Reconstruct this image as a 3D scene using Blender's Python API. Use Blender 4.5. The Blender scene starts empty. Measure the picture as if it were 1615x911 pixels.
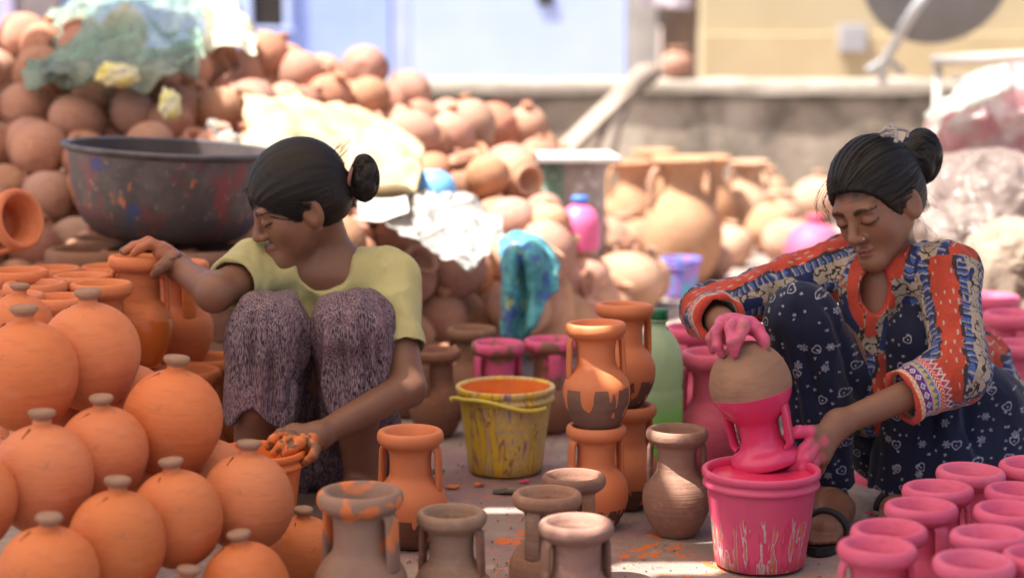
import bpy, bmesh, math, random
import numpy as np
from mathutils import Vector, Matrix, Euler
random.seed(7)
SC = bpy.context.scene
COL = SC.collection
R = math.radians

# ------------------------------------------------------------ camera
CAM_H = 1.05
FPX = 3000.0                      # focal length in pixels of a 1615 px wide frame
PITCH = math.atan(425.5 / FPX)
cam_data = bpy.data.cameras.new('camera')
cam = bpy.data.objects.new('camera', cam_data)
COL.objects.link(cam)
cam.location = (0, 0, CAM_H)
cam.rotation_euler = (math.pi / 2 - PITCH, 0, 0)
cam_data.sensor_width = 36.0
cam_data.lens = FPX / 1615.0 * 36.0
cam_data.clip_end = 500
cam_data.dof.use_dof = True
cam_data.dof.focus_distance = 3.72
cam_data.dof.aperture_fstop = 2.0
SC.camera = cam

# ------------------------------------------------------------ sky, sun, exposure
SUN_DIR = Vector((-0.40, -0.16, 0.90)).normalized()      # towards the sun
SUN_EL = math.asin(SUN_DIR.z)
world = bpy.data.worlds.new('World')
SC.world = world
world.use_nodes = True
wn = world.node_tree.nodes
sky = wn.new('ShaderNodeTexSky')
sky.sky_type = 'NISHITA'
sky.sun_disc = False
sky.sun_elevation = SUN_EL
sky.sun_rotation = math.atan2(SUN_DIR.x, SUN_DIR.y)
sky.air_density = 0.7
sky.dust_density = 4.0
sky.ozone_density = 0.4
wn['Background'].inputs[1].default_value = 0.105
world.node_tree.links.new(sky.outputs[0], wn['Background'].inputs[0])
sd = bpy.data.lights.new('sun', 'SUN')
sd.energy = 5.0
sd.angle = R(0.53)
sd.color = (1.0, 0.95, 0.87)
sun = bpy.data.objects.new('sun', sd)
COL.objects.link(sun)
sun.rotation_euler = SUN_DIR.to_track_quat('Z', 'Y').to_euler()
sun.location = (-4, -2, 9)
SC.view_settings.view_transform = 'Standard'
SC.view_settings.look = 'None'
SC.view_settings.gamma = 1
SC.view_settings.use_curve_mapping = False
SC.view_settings.exposure = 1.5
SC.cycles.use_denoising = True
SC.cycles.max_bounces = 8
SC.cycles.sample_clamp_indirect = 6

# ------------------------------------------------------------ measuring helpers
_cp, _sp = math.cos(PITCH), math.sin(PITCH)
def W(px, py, D):
    """point at depth D (metres along Y) seen at photo pixel px, py"""
    x = (px - 807.5) / FPX; y = -(py - 455.5) / FPX
    d = Vector((x, _cp + y * _sp, -_sp + y * _cp))
    return Vector((0, 0, CAM_H)) + d * (D / d.y)
def G(px, py, z=0.0):
    x = (px - 807.5) / FPX; y = -(py - 455.5) / FPX
    d = Vector((x, _cp + y * _sp, -_sp + y * _cp))
    return Vector((0, 0, CAM_H)) + d * ((z - CAM_H) / d.z)
def X(px, D): return (px - 807.5) / FPX * D / (_cp)
# ------------------------------------------------------------ object helpers
def tag(o, label=None, cat=None, group=None, kind=None):
    if label: o['label'] = label
    if cat: o['category'] = cat
    if group: o['group'] = group
    if kind: o['kind'] = kind
    return o
def empty(name, loc=(0, 0, 0), rot=(0, 0, 0), s=1.0):
    o = bpy.data.objects.new(name, None)
    o.empty_display_size = 0.05
    COL.objects.link(o)
    o.location = loc; o.rotation_euler = rot; o.scale = (s, s, s)
    return o
def link(name, me, parent=None, mat=None, loc=None, rot=None):
    o = bpy.data.objects.new(name, me)
    COL.objects.link(o)
    if parent is not None: o.parent = parent
    if loc is not None: o.location = loc
    if rot is not None: o.rotation_euler = rot
    if mat is not None:
        if len(me.materials) == 0: me.materials.append(mat)
    return o
def mesh_np(name, V, F, smooth=True):
    """V (n,3) array, F (m,3|4) int array -> mesh"""
    me = bpy.data.meshes.new(name)
    V = np.asarray(V, np.float32); F = np.asarray(F, np.int32)
    k = F.shape[1]
    me.vertices.add(len(V)); me.vertices.foreach_set('co', V.ravel())
    me.loops.add(F.size); me.loops.foreach_set('vertex_index', F.ravel())
    me.polygons.add(len(F)); me.polygons.foreach_set('loop_start', np.arange(0, F.size, k, dtype=np.int32))
    me.polygons.foreach_set('use_smooth', np.full(len(F), smooth))
    me.update(calc_edges=True)
    return me
def mesh_bm(name, bm, smooth=True):
    me = bpy.data.meshes.new(name)
    bmesh.ops.recalc_face_normals(bm, faces=bm.faces)
    bm.to_mesh(me); bm.free()
    me.polygons.foreach_set('use_smooth', [smooth] * len(me.polygons))
    return me
def copy_tree(o, parent=None):
    c = o.copy(); COL.objects.link(c); c.parent = parent
    for k in ('label', 'category', 'group'):
        if parent is not None and k in c: del c[k]
    for ch in list(o.children): copy_tree(ch, c)
    return c

def catmull(pts, n):
    """densify a polyline of tuples with Catmull-Rom, n steps per segment"""
    P = np.array(pts, float); out = []
    Q = np.vstack([2 * P[0] - P[1], P, 2 * P[-1] - P[-2]])
    for i in range(1, len(Q) - 2):
        p0, p1, p2, p3 = Q[i - 1:i + 3]
        for t in np.arange(n) / n:
            out.append(0.5 * (2 * p1 + (p2 - p0) * t + (2 * p0 - 5 * p1 + 4 * p2 - p3) * t * t + (3 * p1 - p0 - 3 * p2 + p3) * t ** 3))
    out.append(P[-1])
    return np.array(out)
def lathe_np(prof, seg=40, wob=0.0, seed=0):
    prof = np.asarray(prof, float); n = len(prof)
    a = np.arange(seg) / seg * 2 * math.pi
    rng = np.random.RandomState(seed)
    w = 1 + wob * (np.sin(2 * a + rng.rand() * 6) + 0.6 * np.sin(3 * a + rng.rand() * 6))
    V = np.zeros((n, seg, 3))
    V[:, :, 0] = prof[:, :1] * np.cos(a) * w; V[:, :, 1] = prof[:, :1] * np.sin(a) * w; V[:, :, 2] = prof[:, 1:2]
    i = np.arange(n - 1)[:, None] * seg; j = np.arange(seg)[None, :]; j2 = (j + 1) % seg
    F = np.stack([i + j, i + j2, i + seg + j2, i + seg + j], -1).reshape(-1, 4)
    return V.reshape(-1, 3), F
def lathe(name, prof, seg=40, n=3, wob=0.0, seed=0, smoothed=True):
    p = catmull(prof, n) if smoothed else np.array(prof, float)
    p[:, 0] = np.maximum(p[:, 0], 0.0004)
    V, F = lathe_np(p, seg, wob, seed)
    return mesh_np(name, V, F)
def tube_np(path, rad, seg=10, caps=True):
    """tube of varying radius along a path, flat-friendly; rad scalar or list"""
    P = np.array(path, float); n = len(P)
    rad = np.full(n, rad, float) if np.isscalar(rad) else np.array(rad, float)
    T = np.gradient(P, axis=0); T /= np.linalg.norm(T, axis=1)[:, None] + 1e-9
    up = np.array([0, 0, 1.0]) if abs(T[0][2]) < .9 else np.array([1.0, 0, 0])
    N = np.cross(T[0], up); N /= np.linalg.norm(N)
    V = []
    for i in range(n):
        N = N - T[i] * N.dot(T[i]); N /= np.linalg.norm(N) + 1e-9
        B = np.cross(T[i], N)
        a = np.arange(seg) / seg * 2 * math.pi
        V.append(P[i] + rad[i] * (np.cos(a)[:, None] * N + np.sin(a)[:, None] * B))
    V = np.vstack(V)
    i = np.arange(n - 1)[:, None] * seg; j = np.arange(seg)[None, :]; j2 = (j + 1) % seg
    F = np.stack([i + j, i + j2, i + seg + j2, i + seg + j], -1).reshape(-1, 4)
    if caps:
        c0, c1 = len(V), len(V) + 1
        V = np.vstack([V, P[:1], P[-1:]])
        jj = np.arange(seg); jn = (jj + 1) % seg
        F = np.vstack([F, np.stack([jj, jn, np.full(seg, c0), np.full(seg, c0)], -1),
                       np.stack([jj + (n - 1) * seg, jn + (n - 1) * seg, np.full(seg, c1), np.full(seg, c1)], -1)])
    return V, F
def mesh_multi(name, parts, smooth=True):
    Vs, Fs, o = [], [], 0
    for V, F in parts:
        Vs.append(V); Fs.append(F + o); o += len(V)
    V = np.vstack(Vs); F = np.vstack(Fs)
    me = bpy.data.meshes.new(name)
    faces = [[a for k, a in enumerate(f) if a not in f[:k]] for f in F.tolist()]
    me.from_pydata(V.tolist(), [], faces)
    me.polygons.foreach_set('use_smooth', [smooth] * len(me.polygons))
    return me
def tube(name, path, rad, seg=10, smooth=True):
    return mesh_multi(name, [tube_np(path, rad, seg)], smooth)
def box_mesh(name, sx, sy, sz, bevel=0.004, segs=2, loc=(0, 0, 0), rot=None):
    bm = bmesh.new(); bmesh.ops.create_cube(bm, size=1)
    bmesh.ops.scale(bm, vec=(sx, sy, sz), verts=bm.verts)
    if bevel: bmesh.ops.bevel(bm, geom=bm.edges[:], offset=bevel, segments=segs, affect='EDGES', profile=.5)
    if rot: bmesh.ops.rotate(bm, matrix=Euler(rot).to_matrix(), verts=bm.verts)
    bmesh.ops.translate(bm, vec=loc, verts=bm.verts)
    return mesh_bm(name, bm, False)

# ------------------------------------------------------------ numpy noise
def _hash(i, j, k, s):
    h = (i.astype(np.int64) * 374761393 + j.astype(np.int64) * 668265263 + k.astype(np.int64) * 2147483647 + s * 974711) & 0xffffffff
    h = ((h ^ (h >> 13)) * 1274126177) & 0xffffffff
    return ((h ^ (h >> 16)) & 0xffff) / 65535.0
def vnoise(P, s=0):
    P = np.asarray(P, float); I = np.floor(P).astype(int); f = P - I; f = f * f * (3 - 2 * f)
    r = 0
    for dx in (0, 1):
        wx = f[:, 0] if dx else 1 - f[:, 0]
        for dy in (0, 1):
            wy = f[:, 1] if dy else 1 - f[:, 1]
            for dz in (0, 1):
                wz = f[:, 2] if dz else 1 - f[:, 2]
                r = r + wx * wy * wz * _hash(I[:, 0] + dx, I[:, 1] + dy, I[:, 2] + dz, s)
    return r * 2 - 1
def fbm(P, oct=3, s=0):
    r = 0; a = 1.0; P = np.asarray(P, float)
    for o in range(oct):
        r = r + a * vnoise(P * 2 ** o + o * 17.3, s + o); a *= .5
    return r
def vnormals(V, F):
    N = np.zeros_like(V)
    f = np.cross(V[F[:, 2]] - V[F[:, 0]], V[F[:, -1]] - V[F[:, 1]]) if F.shape[1] == 4 else np.cross(V[F[:, 1]] - V[F[:, 0]], V[F[:, 2]] - V[F[:, 0]])
    for c in range(F.shape[1]):
        for a in range(3): N[:, a] += np.bincount(F[:, c], f[:, a], len(V))
    return N / (np.linalg.norm(N, axis=1)[:, None] + 1e-12)

# ------------------------------------------------------------ soft things: sheet through a net of control points
def sheet(name, net, n=10, wr=0.006, wscale=14.0, thick=0.002, seed=0, sharp=False):
    A = np.array([[tuple(p) for p in row] for row in net], float)
    B = np.array([catmull(row, n) for row in A])
    C = np.array([catmull(B[:, j], n) for j in range(B.shape[1])])       # (cols, rows, 3)
    nu, nv = C.shape[:2]
    V = C.reshape(-1, 3)
    i = np.arange(nu - 1)[:, None] * nv; j = np.arange(nv - 1)[None, :]
    F = np.stack([i + j, i + nv + j, i + nv + j + 1, i + j + 1], -1).reshape(-1, 4)
    N = vnormals(V, F)
    q = fbm(V * wscale, 3, seed)
    if sharp: q = np.abs(q) * 2 - .6 + .3 * np.abs(fbm(V * wscale * 2.3, 2, seed + 5))
    V = V + N * (wr * q)[:, None] + wr * .5 * np.stack([vnoise(V * wscale * .7 + 9, seed + 3), vnoise(V * wscale * .7 + 31, seed + 4), vnoise(V * wscale * .7 + 57, seed + 8)], -1)
    N = vnormals(V, F); m = len(V)
    V2 = np.vstack([V + N * thick / 2, V - N * thick / 2])
    rim = np.concatenate([np.arange(nv), np.arange(1, nu) * nv + nv - 1, np.arange(nv - 2, -1, -1) + (nu - 1) * nv, np.arange(nu - 2, 0, -1) * nv])
    r2 = np.roll(rim, -1)
    F2 = np.vstack([F, F[:, ::-1] + m, np.stack([rim, r2, r2 + m, rim + m], -1)])
    return mesh_np(name, V2, F2)
def lump(name, rad, seed=0, amp=.25, fs=2.0, sub=5, fold=.12, flat=None, an=(1, 1, 1)):
    """crumpled closed bag: displaced icosphere with ridged folds"""
    bm = bmesh.new(); bmesh.ops.create_icosphere(bm, subdivisions=sub, radius=1)
    V = np.array([v.co[:] for v in bm.verts])
    Q = V * np.array(an) + .35 * np.stack([vnoise(V * 2.1, seed + 7), vnoise(V * 2.1 + 20, seed + 8), vnoise(V * 2.1 + 40, seed + 9)], -1)
    d = 1 + amp * fbm(V * fs, 2, seed) - fold * np.abs(fbm(Q * fs * 1.6 + 5, 2, seed + 2)) * 2 + fold * .5
    V2 = V * d[:, None] * np.array(rad)
    if flat is not None: V2[:, 2] = np.maximum(V2[:, 2], flat + .01 * vnoise(V * 9, seed))
    for v, c in zip(bm.verts, V2): v.co = c
    return mesh_bm(name, bm)
# ------------------------------------------------------------ materials
class NT:
    def __init__(s, name):
        s.m = bpy.data.materials.new(name); s.m.use_nodes = True
        s.t = s.m.node_tree; s.n = s.t.nodes; s.l = s.t.links
        s.b = s.n['Principled BSDF']; s.out = s.n['Material Output']
    def new(s, typ, **kw):
        n = s.n.new(typ)
        for k, v in kw.items(): setattr(n, k, v)
        return n
    def put(s, node, inp, val):
        if hasattr(val, 'is_output') or isinstance(val, bpy.types.NodeSocket): s.l.new(val, node.inputs[inp])
        else: node.inputs[inp].default_value = val
    def math(s, op, a, b=0.0, clamp=False):
        n = s.new('ShaderNodeMath', operation=op); n.use_clamp = clamp
        s.put(n, 0, a); s.put(n, 1, b); return n.outputs[0]
    def noise(s, vec, scale=5.0, detail=3.0, rough=.55, dist=0.0):
        n = s.new('ShaderNodeTexNoise'); s.put(n, 'Vector', vec); n.inputs['Scale'].default_value = scale
        n.inputs['Detail'].default_value = detail; n.inputs['Roughness'].default_value = rough; n.inputs['Distortion'].default_value = dist
        return n.outputs[0]
    def coord(s, kind='Object'): return s.new('ShaderNodeTexCoord').outputs[kind]
    def geo(s): return s.new('ShaderNodeNewGeometry').outputs['Position']
    def mapping(s, vec, scale=(1, 1, 1), rot=(0, 0, 0), loc=(0, 0, 0)):
        n = s.new('ShaderNodeMapping'); s.put(n, 'Vector', vec)
        n.inputs['Scale'].default_value = scale; n.inputs['Rotation'].default_value = rot; n.inputs['Location'].default_value = loc
        return n.outputs[0]
    def ramp(s, fac, stops, interp='LINEAR'):
        n = s.new('ShaderNodeValToRGB'); s.put(n, 0, fac); e = n.color_ramp.elements; n.color_ramp.interpolation = interp
        while len(e) < len(stops): e.new(.5)
        for k, (p, c) in enumerate(stops):
            e[k].position = p; e[k].color = (*c, 1) if len(c) == 3 else c
        return n.outputs[0]
    def mix(s, fac, a, b, blend='MIX'):
        n = s.new('ShaderNodeMix', data_type='RGBA', blend_type=blend)
        s.put(n, 'Factor', fac)
        for key, v in ((6, a), (7, b)):
            if isinstance(v, tuple): n.inputs[key].default_value = (*v, 1) if len(v) == 3 else v
            else: s.l.new(v, n.inputs[key])
        return n.outputs[2]
    def step(s, v, lo, hi):
        n = s.new('ShaderNodeMapRange', interpolation_type='SMOOTHSTEP'); s.put(n, 0, v)
        s.put(n, 1, lo); s.put(n, 2, hi); n.inputs[3].default_value = 0; n.inputs[4].default_value = 1
        return n.outputs[0]
    def bump(s, h, strength=.3, dist=.01, prev=None):
        n = s.new('ShaderNodeBump'); s.put(n, 'Height', h); n.inputs['Strength'].default_value = strength; n.inputs['Distance'].default_value = dist
        if prev is not None: s.l.new(prev, n.inputs['Normal'])
        s.l.new(n.outputs[0], s.b.inputs['Normal']); return n.outputs[0]
    def sep(s, vec):
        n = s.new('ShaderNodeSeparateXYZ'); s.put(n, 0, vec); return n.outputs
    def comb(s, x, y, z):
        n = s.new('ShaderNodeCombineXYZ'); s.put(n, 0, x); s.put(n, 1, y); s.put(n, 2, z); return n.outputs[0]
    def col(s, v): s.put(s.b, 'Base Color', (*v, 1) if isinstance(v, tuple) else v)
    def rough(s, v): s.put(s.b, 'Roughness', v)
    def rand(s): return s.new('ShaderNodeObjectInfo').outputs['Random']
    def jitter(s, colour, amt=.25, hue=.02, sat=.2):
        r = s.rand(); n = s.new('ShaderNodeHueSaturation'); s.put(n, 'Color', colour)
        v = s.math('ADD', s.math('MULTIPLY', r, amt), 1 - amt / 2); s.put(n, 'Value', v)
        r2 = s.math('FRACT', s.math('MULTIPLY', r, 17.3)); s.put(n, 'Hue', s.math('ADD', s.math('MULTIPLY', r2, hue), .5 - hue / 2))
        r3 = s.math('FRACT', s.math('MULTIPLY', r, 41.7)); s.put(n, 'Saturation', s.math('ADD', s.math('MULTIPLY', r3, sat), 1 - sat / 2))
        return n.outputs[0]

CLAY = (.43, .225, .152); CLAY2 = (.33, .158, .104); CLAYP = (.52, .32, .215)
ORANGE = (.62, .20, .078); ORANGE2 = (.56, .168, .060)
PINK = (.68, .125, .215); PINK2 = (.61, .095, .175)

def rings(t, vec, amt=.12):
    """throwing rings and pores of hand-thrown clay as fine relief"""
    z = t.sep(vec)[2]
    w = t.noise(t.comb(0.0, 0.0, t.math('MULTIPLY', z, 1.0)), 130, 2)
    g = t.noise(vec, 90, 4, .6)
    h = t.math('ADD', t.math('MULTIPLY', w, .8), t.math('MULTIPLY', g, .5))
    t.bump(h, amt, .01)
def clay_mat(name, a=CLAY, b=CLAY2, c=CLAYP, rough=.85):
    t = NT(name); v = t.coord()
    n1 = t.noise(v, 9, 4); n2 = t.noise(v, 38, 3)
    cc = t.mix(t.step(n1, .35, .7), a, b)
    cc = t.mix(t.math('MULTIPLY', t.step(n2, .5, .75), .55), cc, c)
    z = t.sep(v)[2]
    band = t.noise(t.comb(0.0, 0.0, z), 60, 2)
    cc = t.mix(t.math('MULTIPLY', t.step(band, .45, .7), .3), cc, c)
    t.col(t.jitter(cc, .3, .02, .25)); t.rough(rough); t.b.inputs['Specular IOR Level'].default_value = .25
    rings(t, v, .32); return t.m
def paint_mat(name, a, b, wear=None, rough=.68, spec=.3, dust=.30):
    t = NT(name); v = t.coord()
    n1 = t.noise(v, 7, 3); cc = t.mix(t.step(n1, .3, .75), a, b)
    pale = tuple(min(1, x * .8 + .14) for x in a)
    n2 = t.noise(v, 24, 4); cc = t.mix(t.math('MULTIPLY', t.step(n2, .5, .8), dust), cc, pale)
    x_, y_, z_ = t.sep(v); br = t.noise(t.comb(t.math('MULTIPLY', x_, .5), t.math('MULTIPLY', y_, .5), t.math('MULTIPLY', z_, 2.2)), 40, 3, .6)
    cc = t.mix(t.math('MULTIPLY', t.step(br, .48, .66), .30), cc, tuple(q * .78 for q in b))
    if wear: cc = t.mix(t.math('MULTIPLY', t.step(t.noise(v, 34, 4, .6), .66, .71), .7), cc, wear)
    t.col(t.jitter(cc, .08, .004, .06)); t.rough(t.math('ADD', t.math('MULTIPLY', n2, .25), rough - .12))
    t.b.inputs['Specular IOR Level'].default_value = spec
    rings(t, v, .16); return t.m
def dipped_mat(name, paint, paint2, level, up=True, drip=.03, clay=CLAY2, wet=False, edge=.012, fine=42):
    """clay pot dipped in paint: paint above (up) or below a ragged line, with runs"""
    t = NT(name); v = t.coord(); x, y, z = t.sep(v)
    n1 = t.noise(v, 9, 3)
    bd = t.noise(t.comb(t.math('MULTIPLY', x, .3), t.math('MULTIPLY', y, .3), z), 70, 3, .6)
    cl = t.mix(t.step(n1, .35, .7), clay, tuple(c * 1.3 for c in clay)); cl = t.mix(t.math('MULTIPLY', t.step(bd, .45, .7), .45), cl, tuple(c * .7 for c in clay))
    pn = t.mix(t.step(t.noise(v, 8, 3), .3, .75), paint, paint2)
    runs = t.noise(t.comb(x, y, t.math('MULTIPLY', z, .12)), fine, 1.5, .4)
    runs = t.math('POWER', t.step(runs, .52, .72), 1.0)
    wav = t.math('MULTIPLY', t.math('SUBTRACT', t.noise(t.comb(x, y, 0.0), 14, 2), .5), edge * 2)
    line = t.math('ADD', t.math('MULTIPLY', runs, -drip if up else drip * .2), t.math('ADD', wav, level))
    d = t.math('SUBTRACT', z, line)
    m = t.step(d, -.0012, .0012)
    if not up: m = t.math('SUBTRACT', 1.0, m)
    t.col(t.mix(m, cl, pn))
    t.rough(t.math('SUBTRACT', .85, t.math('MULTIPLY', m, .62 if wet else .28)))
    t.b.inputs['Specular IOR Level'].default_value = .4
    h = t.math('ADD', t.math('MULTIPLY', m, 1.2), t.math('MULTIPLY', t.noise(v, 90, 3), .12))
    t.bump(h, .35, .0025); return t.m
def plain(name, c, c2=None, rough=.6, scale=12, bump=.15, bscale=60, metal=0.0, spec=.4, coordk='Object', jit=0.0):
    t = NT(name); v = t.coord(coordk)
    c2 = c2 or tuple(x * .7 for x in c)
    cc = t.mix(t.step(t.noise(v, scale, 4), .3, .72), c, c2)
    t.col(t.jitter(cc, jit) if jit else cc)
    t.rough(rough); t.b.inputs['Metallic'].default_value = metal; t.b.inputs['Specular IOR Level'].default_value = spec
    if bump: t.bump(t.noise(v, bscale, 4), bump, .01)
    return t.m
def film(name, c, c2, alpha=.55, rough=.25, scale=6, spec=.6, crease=0.0):
    """thin plastic film: partly see-through, glossy, lets light through"""
    t = NT(name); v = t.geo()
    cc = t.mix(t.step(t.noise(v, scale, 3), .35, .65), c, c2); t.col(cc); t.rough(rough)
    t.b.inputs['Specular IOR Level'].default_value = spec
    tr = t.new('ShaderNodeBsdfTransparent'); tl = t.new('ShaderNodeBsdfTranslucent'); t.put(tl, 'Color', cc)
    m1 = t.new('ShaderNodeMixShader'); m1.inputs[0].default_value = .35
    t.l.new(t.b.outputs[0], m1.inputs[1]); t.l.new(tl.outputs[0], m1.inputs[2])
    m2 = t.new('ShaderNodeMixShader'); t.put(m2, 0, t.math('ADD', t.math('MULTIPLY', t.noise(v, scale * 2, 3), .3), alpha - .15))
    t.l.new(tr.outputs[0], m2.inputs[1]); t.l.new(m1.outputs[0], m2.inputs[2])
    t.l.new(m2.outputs[0], t.out.inputs[0])
    n = t.bump(t.noise(v, 40, 3), .2, .01)
    if crease:
        q = t.noise(t.mapping(v, (1, 1, 2.6), (0, R(18), R(10))), 7, 4, .6, .8); t.bump(t.math('ABSOLUTE', t.math('SUBTRACT', q, .5)), crease, .12, n)
    return t.m
def cloth_attr(name, rough=.85, bs=420, bump=.25, spec=.2, trans=.0):
    """fabric whose printed colours are stored on the mesh, with a woven relief"""
    t = NT(name); a = t.new('ShaderNodeVertexColor'); a.layer_name = 'Col'
    v = t.geo(); n = t.noise(v, 160, 3)
    c = t.mix(.25, a.outputs[0], t.mix(n, (.0, .0, .0), (1., 1., 1.)), 'OVERLAY')
    t.col(c); t.rough(rough); t.b.inputs['Specular IOR Level'].default_value = spec
    t.b.inputs['Sheen Weight'].default_value = .12
    t.bump(t.noise(v, bs, 2), bump, .004); return t.m
def skin_mat(name):
    t = NT(name); a = t.new('ShaderNodeVertexColor'); a.layer_name = 'Col'
    v = t.geo()
    n = t.noise(v, 28, 4)
    c = t.mix(t.math('MULTIPLY', t.step(n, .4, .75), .22), a.outputs[0], (.30, .13, .075))
    t.col(c); t.b.inputs['Specular IOR Level'].default_value = .42
    t.rough(t.math('ADD', t.math('MULTIPLY', t.noise(v, 60, 3), .2), .38))
    t.b.inputs['Subsurface Weight'].default_value = .10; t.b.inputs['Subsurface Radius'].default_value = (.012, .005, .003)
    t.b.inputs['Subsurface Scale'].default_value = .5
    t.bump(t.noise(v, 240, 4, .65), .22, .003); return t.m
def hair_mat(name, c=(.012, .009, .008)):
    t = NT(name); t.col(c); t.rough(.5); t.b.inputs['Specular IOR Level'].default_value = .28
    v = t.coord(); t.bump(t.noise(t.mapping(v, (1, .25, 1)), 220, 3), .35, .003); return t.m

M = {}
M['clay'] = clay_mat('fired_clay')
M['clay_dark'] = clay_mat('dark_clay', (.25, .125, .075), (.19, .09, .055), (.33, .18, .11))  # darker brown version of the clay
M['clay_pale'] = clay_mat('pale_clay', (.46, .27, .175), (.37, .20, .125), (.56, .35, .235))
M['orange'] = paint_mat('matt_orange_paint', ORANGE, ORANGE2, (.40, .16, .08))
M['pink'] = paint_mat('matt_pink_paint', PINK, PINK2, (.42, .12, .13), .55)
M['pink_wet'] = paint_mat('wet_pink_paint', (.80, .04, .13), (.72, .03, .10), None, .22, .6, .05)
M['knob'] = plain('bare_clay_knob', (.34, .20, .13), (.26, .15, .095), .9, 40, .3, 90)
M['slot'] = plain('dark_slot', (.16, .05, .02), (.10, .03, .014), .95)
M['dark'] = plain('dark_opening', (.02, .016, .014), (.03, .025, .02), .9)
# ------------------------------------------------------------ ground
def ground_mat():
    t = NT('dusty_stone_ground'); v = t.geo()
    n = t.noise(v, 2.2, 5); n2 = t.noise(v, 13, 5, .65); n3 = t.noise(v, 70, 4, .7)
    c = t.mix(t.step(n, .35, .7), (.33, .26, .22), (.25, .195, .17))
    c = t.mix(t.math('MULTIPLY', t.step(n2, .48, .7), .7), c, (.42, .35, .295))
    c = t.mix(t.math('MULTIPLY', t.step(n3, .55, .75), .5), c, (.12, .09, .08))
    x, y, z = t.sep(v)
    # spilled paint: orange by the dipped jugs, pink by the pink bucket, faint magenta and purple dust between
    def blob(cx, cy, r):
        dx = t.math('SUBTRACT', x, cx); dy = t.math('SUBTRACT', y, cy)
        return t.math('SQRT', t.math('ADD', t.math('MULTIPLY', dx, dx), t.math('MULTIPLY', dy, dy))), r
    def near(cx, cy, r):
        d, r = blob(cx, cy, r); return t.math('SUBTRACT', 1.0, t.step(d, r * .35, r))
    sp = t.noise(t.mapping(v, (1, .75, 1)), 15, 4, .65, .6); sp2 = t.noise(v, 52, 3, .6)
    no = near(0.03, 3.55, .75)
    c = t.mix(t.math('MULTIPLY', t.math('MULTIPLY', t.step(t.noise(v, 5, 3), .42, .6), .5), near(-.1, 4.3, 1.2)), c, (.30, .13, .15))
    m = t.math('MULTIPLY', t.math('MAXIMUM', t.step(sp, .60, .615), t.step(sp2, .66, .68)), no)
    c = t.mix(m, c, (.70, .17, .04))
    sq = t.noise(v, 19, 4, .65, .4); np_ = near(.62, 3.72, .7)
    mp = t.math('MULTIPLY', t.math('MAXIMUM', t.step(sq, .65, .665), t.step(t.noise(v, 60, 3), .71, .73)), np_)
    c = t.mix(mp, c, (.66, .08, .17))
    t.col(c); t.rough(t.math('SUBTRACT', .92, t.math('MULTIPLY', t.math('MAXIMUM', m, mp), .3)))
    t.b.inputs['Specular IOR Level'].default_value = .25
    h = t.math('ADD', t.math('MULTIPLY', n2, .8), t.math('MULTIPLY', n3, .5)); t.bump(h, .5, .012)
    return t.m
def build_ground():
    xs = np.concatenate([np.linspace(-120, -4, 12), np.linspace(-3.6, 3.6, 120), np.linspace(4, 120, 12)])
    ys = np.concatenate([np.linspace(-60, 1.2, 10), np.linspace(1.5, 9, 130), np.linspace(9.5, 240, 14)])
    XX, YY = np.meshgrid(xs, ys, indexing='ij')
    P = np.stack([XX, YY, 0 * XX], -1).reshape(-1, 3)
    inn = (np.abs(P[:, 0]) < 3.7) & (P[:, 1] > 1.4) & (P[:, 1] < 9.1)
    P[:, 2] = np.where(inn, .003 * fbm(P * 3.1, 3, 5) - .003, -.004)
    ny = len(ys); i = np.arange(len(xs) - 1)[:, None] * ny; j = np.arange(ny - 1)[None, :]
    F = np.stack([i + j, i + ny + j, i + ny + j + 1, i + j + 1], -1).reshape(-1, 4)
    o = link('ground', mesh_np('ground', P, F), None, ground_mat()); o['kind'] = 'structure'
build_ground()

# ------------------------------------------------------------ low wall with coping
def wall_mat():
    t = NT('weathered_plaster'); v = t.coord()
    n = t.noise(v, 3.2, 6, .62, .4); n2 = t.noise(t.mapping(v, (1, 1, .35)), 2.4, 5, .6); n3 = t.noise(v, 40, 4)
    c = t.mix(t.step(n, .36, .66), (.30, .25, .195), (.13, .108, .085))
    c = t.mix(t.math('MULTIPLY', t.step(n2, .46, .7), .8), c, (.47, .41, .33))
    c = t.mix(t.math('MULTIPLY', t.step(n3, .5, .75), .35), c, (.10, .085, .065))
    x = t.sep(v)[0]
    red = t.math('MULTIPLY', t.step(t.math('ABSOLUTE', t.math('ADD', x, .06)), .06, .035), .45)
    c = t.mix(red, c, (.42, .12, .09))
    t.col(c); t.rough(.95); t.bump(t.noise(v, 22, 5, .65), .6, .02); return t.m
def jag_box(name, x0, x1, y0, y1, z0, z1, amp, nx=70, seed=0, nz=8):
    """long box with an uneven, hand-plastered surface"""
    bm = bmesh.new()
    bmesh.ops.create_grid(bm, x_segments=1, y_segments=1, size=.5); bm.clear()
    ring = []
    ny = 3
    prof = [(y0, z0 + (z1 - z0) * k / nz) for k in range(nz)] + [(y0 + (y1 - y0) * k / ny, z1) for k in range(ny)] + [(y1, z1 - (z1 - z0) * k / nz) for k in range(nz + 1)]
    A = []
    for i in range(nx + 1):
        xx = x0 + (x1 - x0) * i / nx
        for (y, z) in prof: A.append((xx, y, z))
    A = np.array(A); A = A + amp * np.stack([0 * A[:, 0], fbm(A * 4, 3, seed), fbm(A * 4 + 40, 3, seed + 1)], -1)
    m = len(prof); i = np.arange(nx)[:, None] * m; j = np.arange(m - 1)[None, :]
    F = np.stack([i + j, i + m + j, i + m + j + 1, i + j + 1], -1).reshape(-1, 4)
    bm.free()
    return mesh_np(name, A, F)
wallr = empty('low_wall', (0.0, 11.15, 0), (0, 0, R(-3.2)))
tag(wallr, 'low weathered plaster wall with pale coping in front of the houses', 'wall')
link('wall_face', jag_box('wall_face', -7, 7, 0, .24, -.02, .625, .012, 110, 3), wallr, wall_mat())
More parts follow.
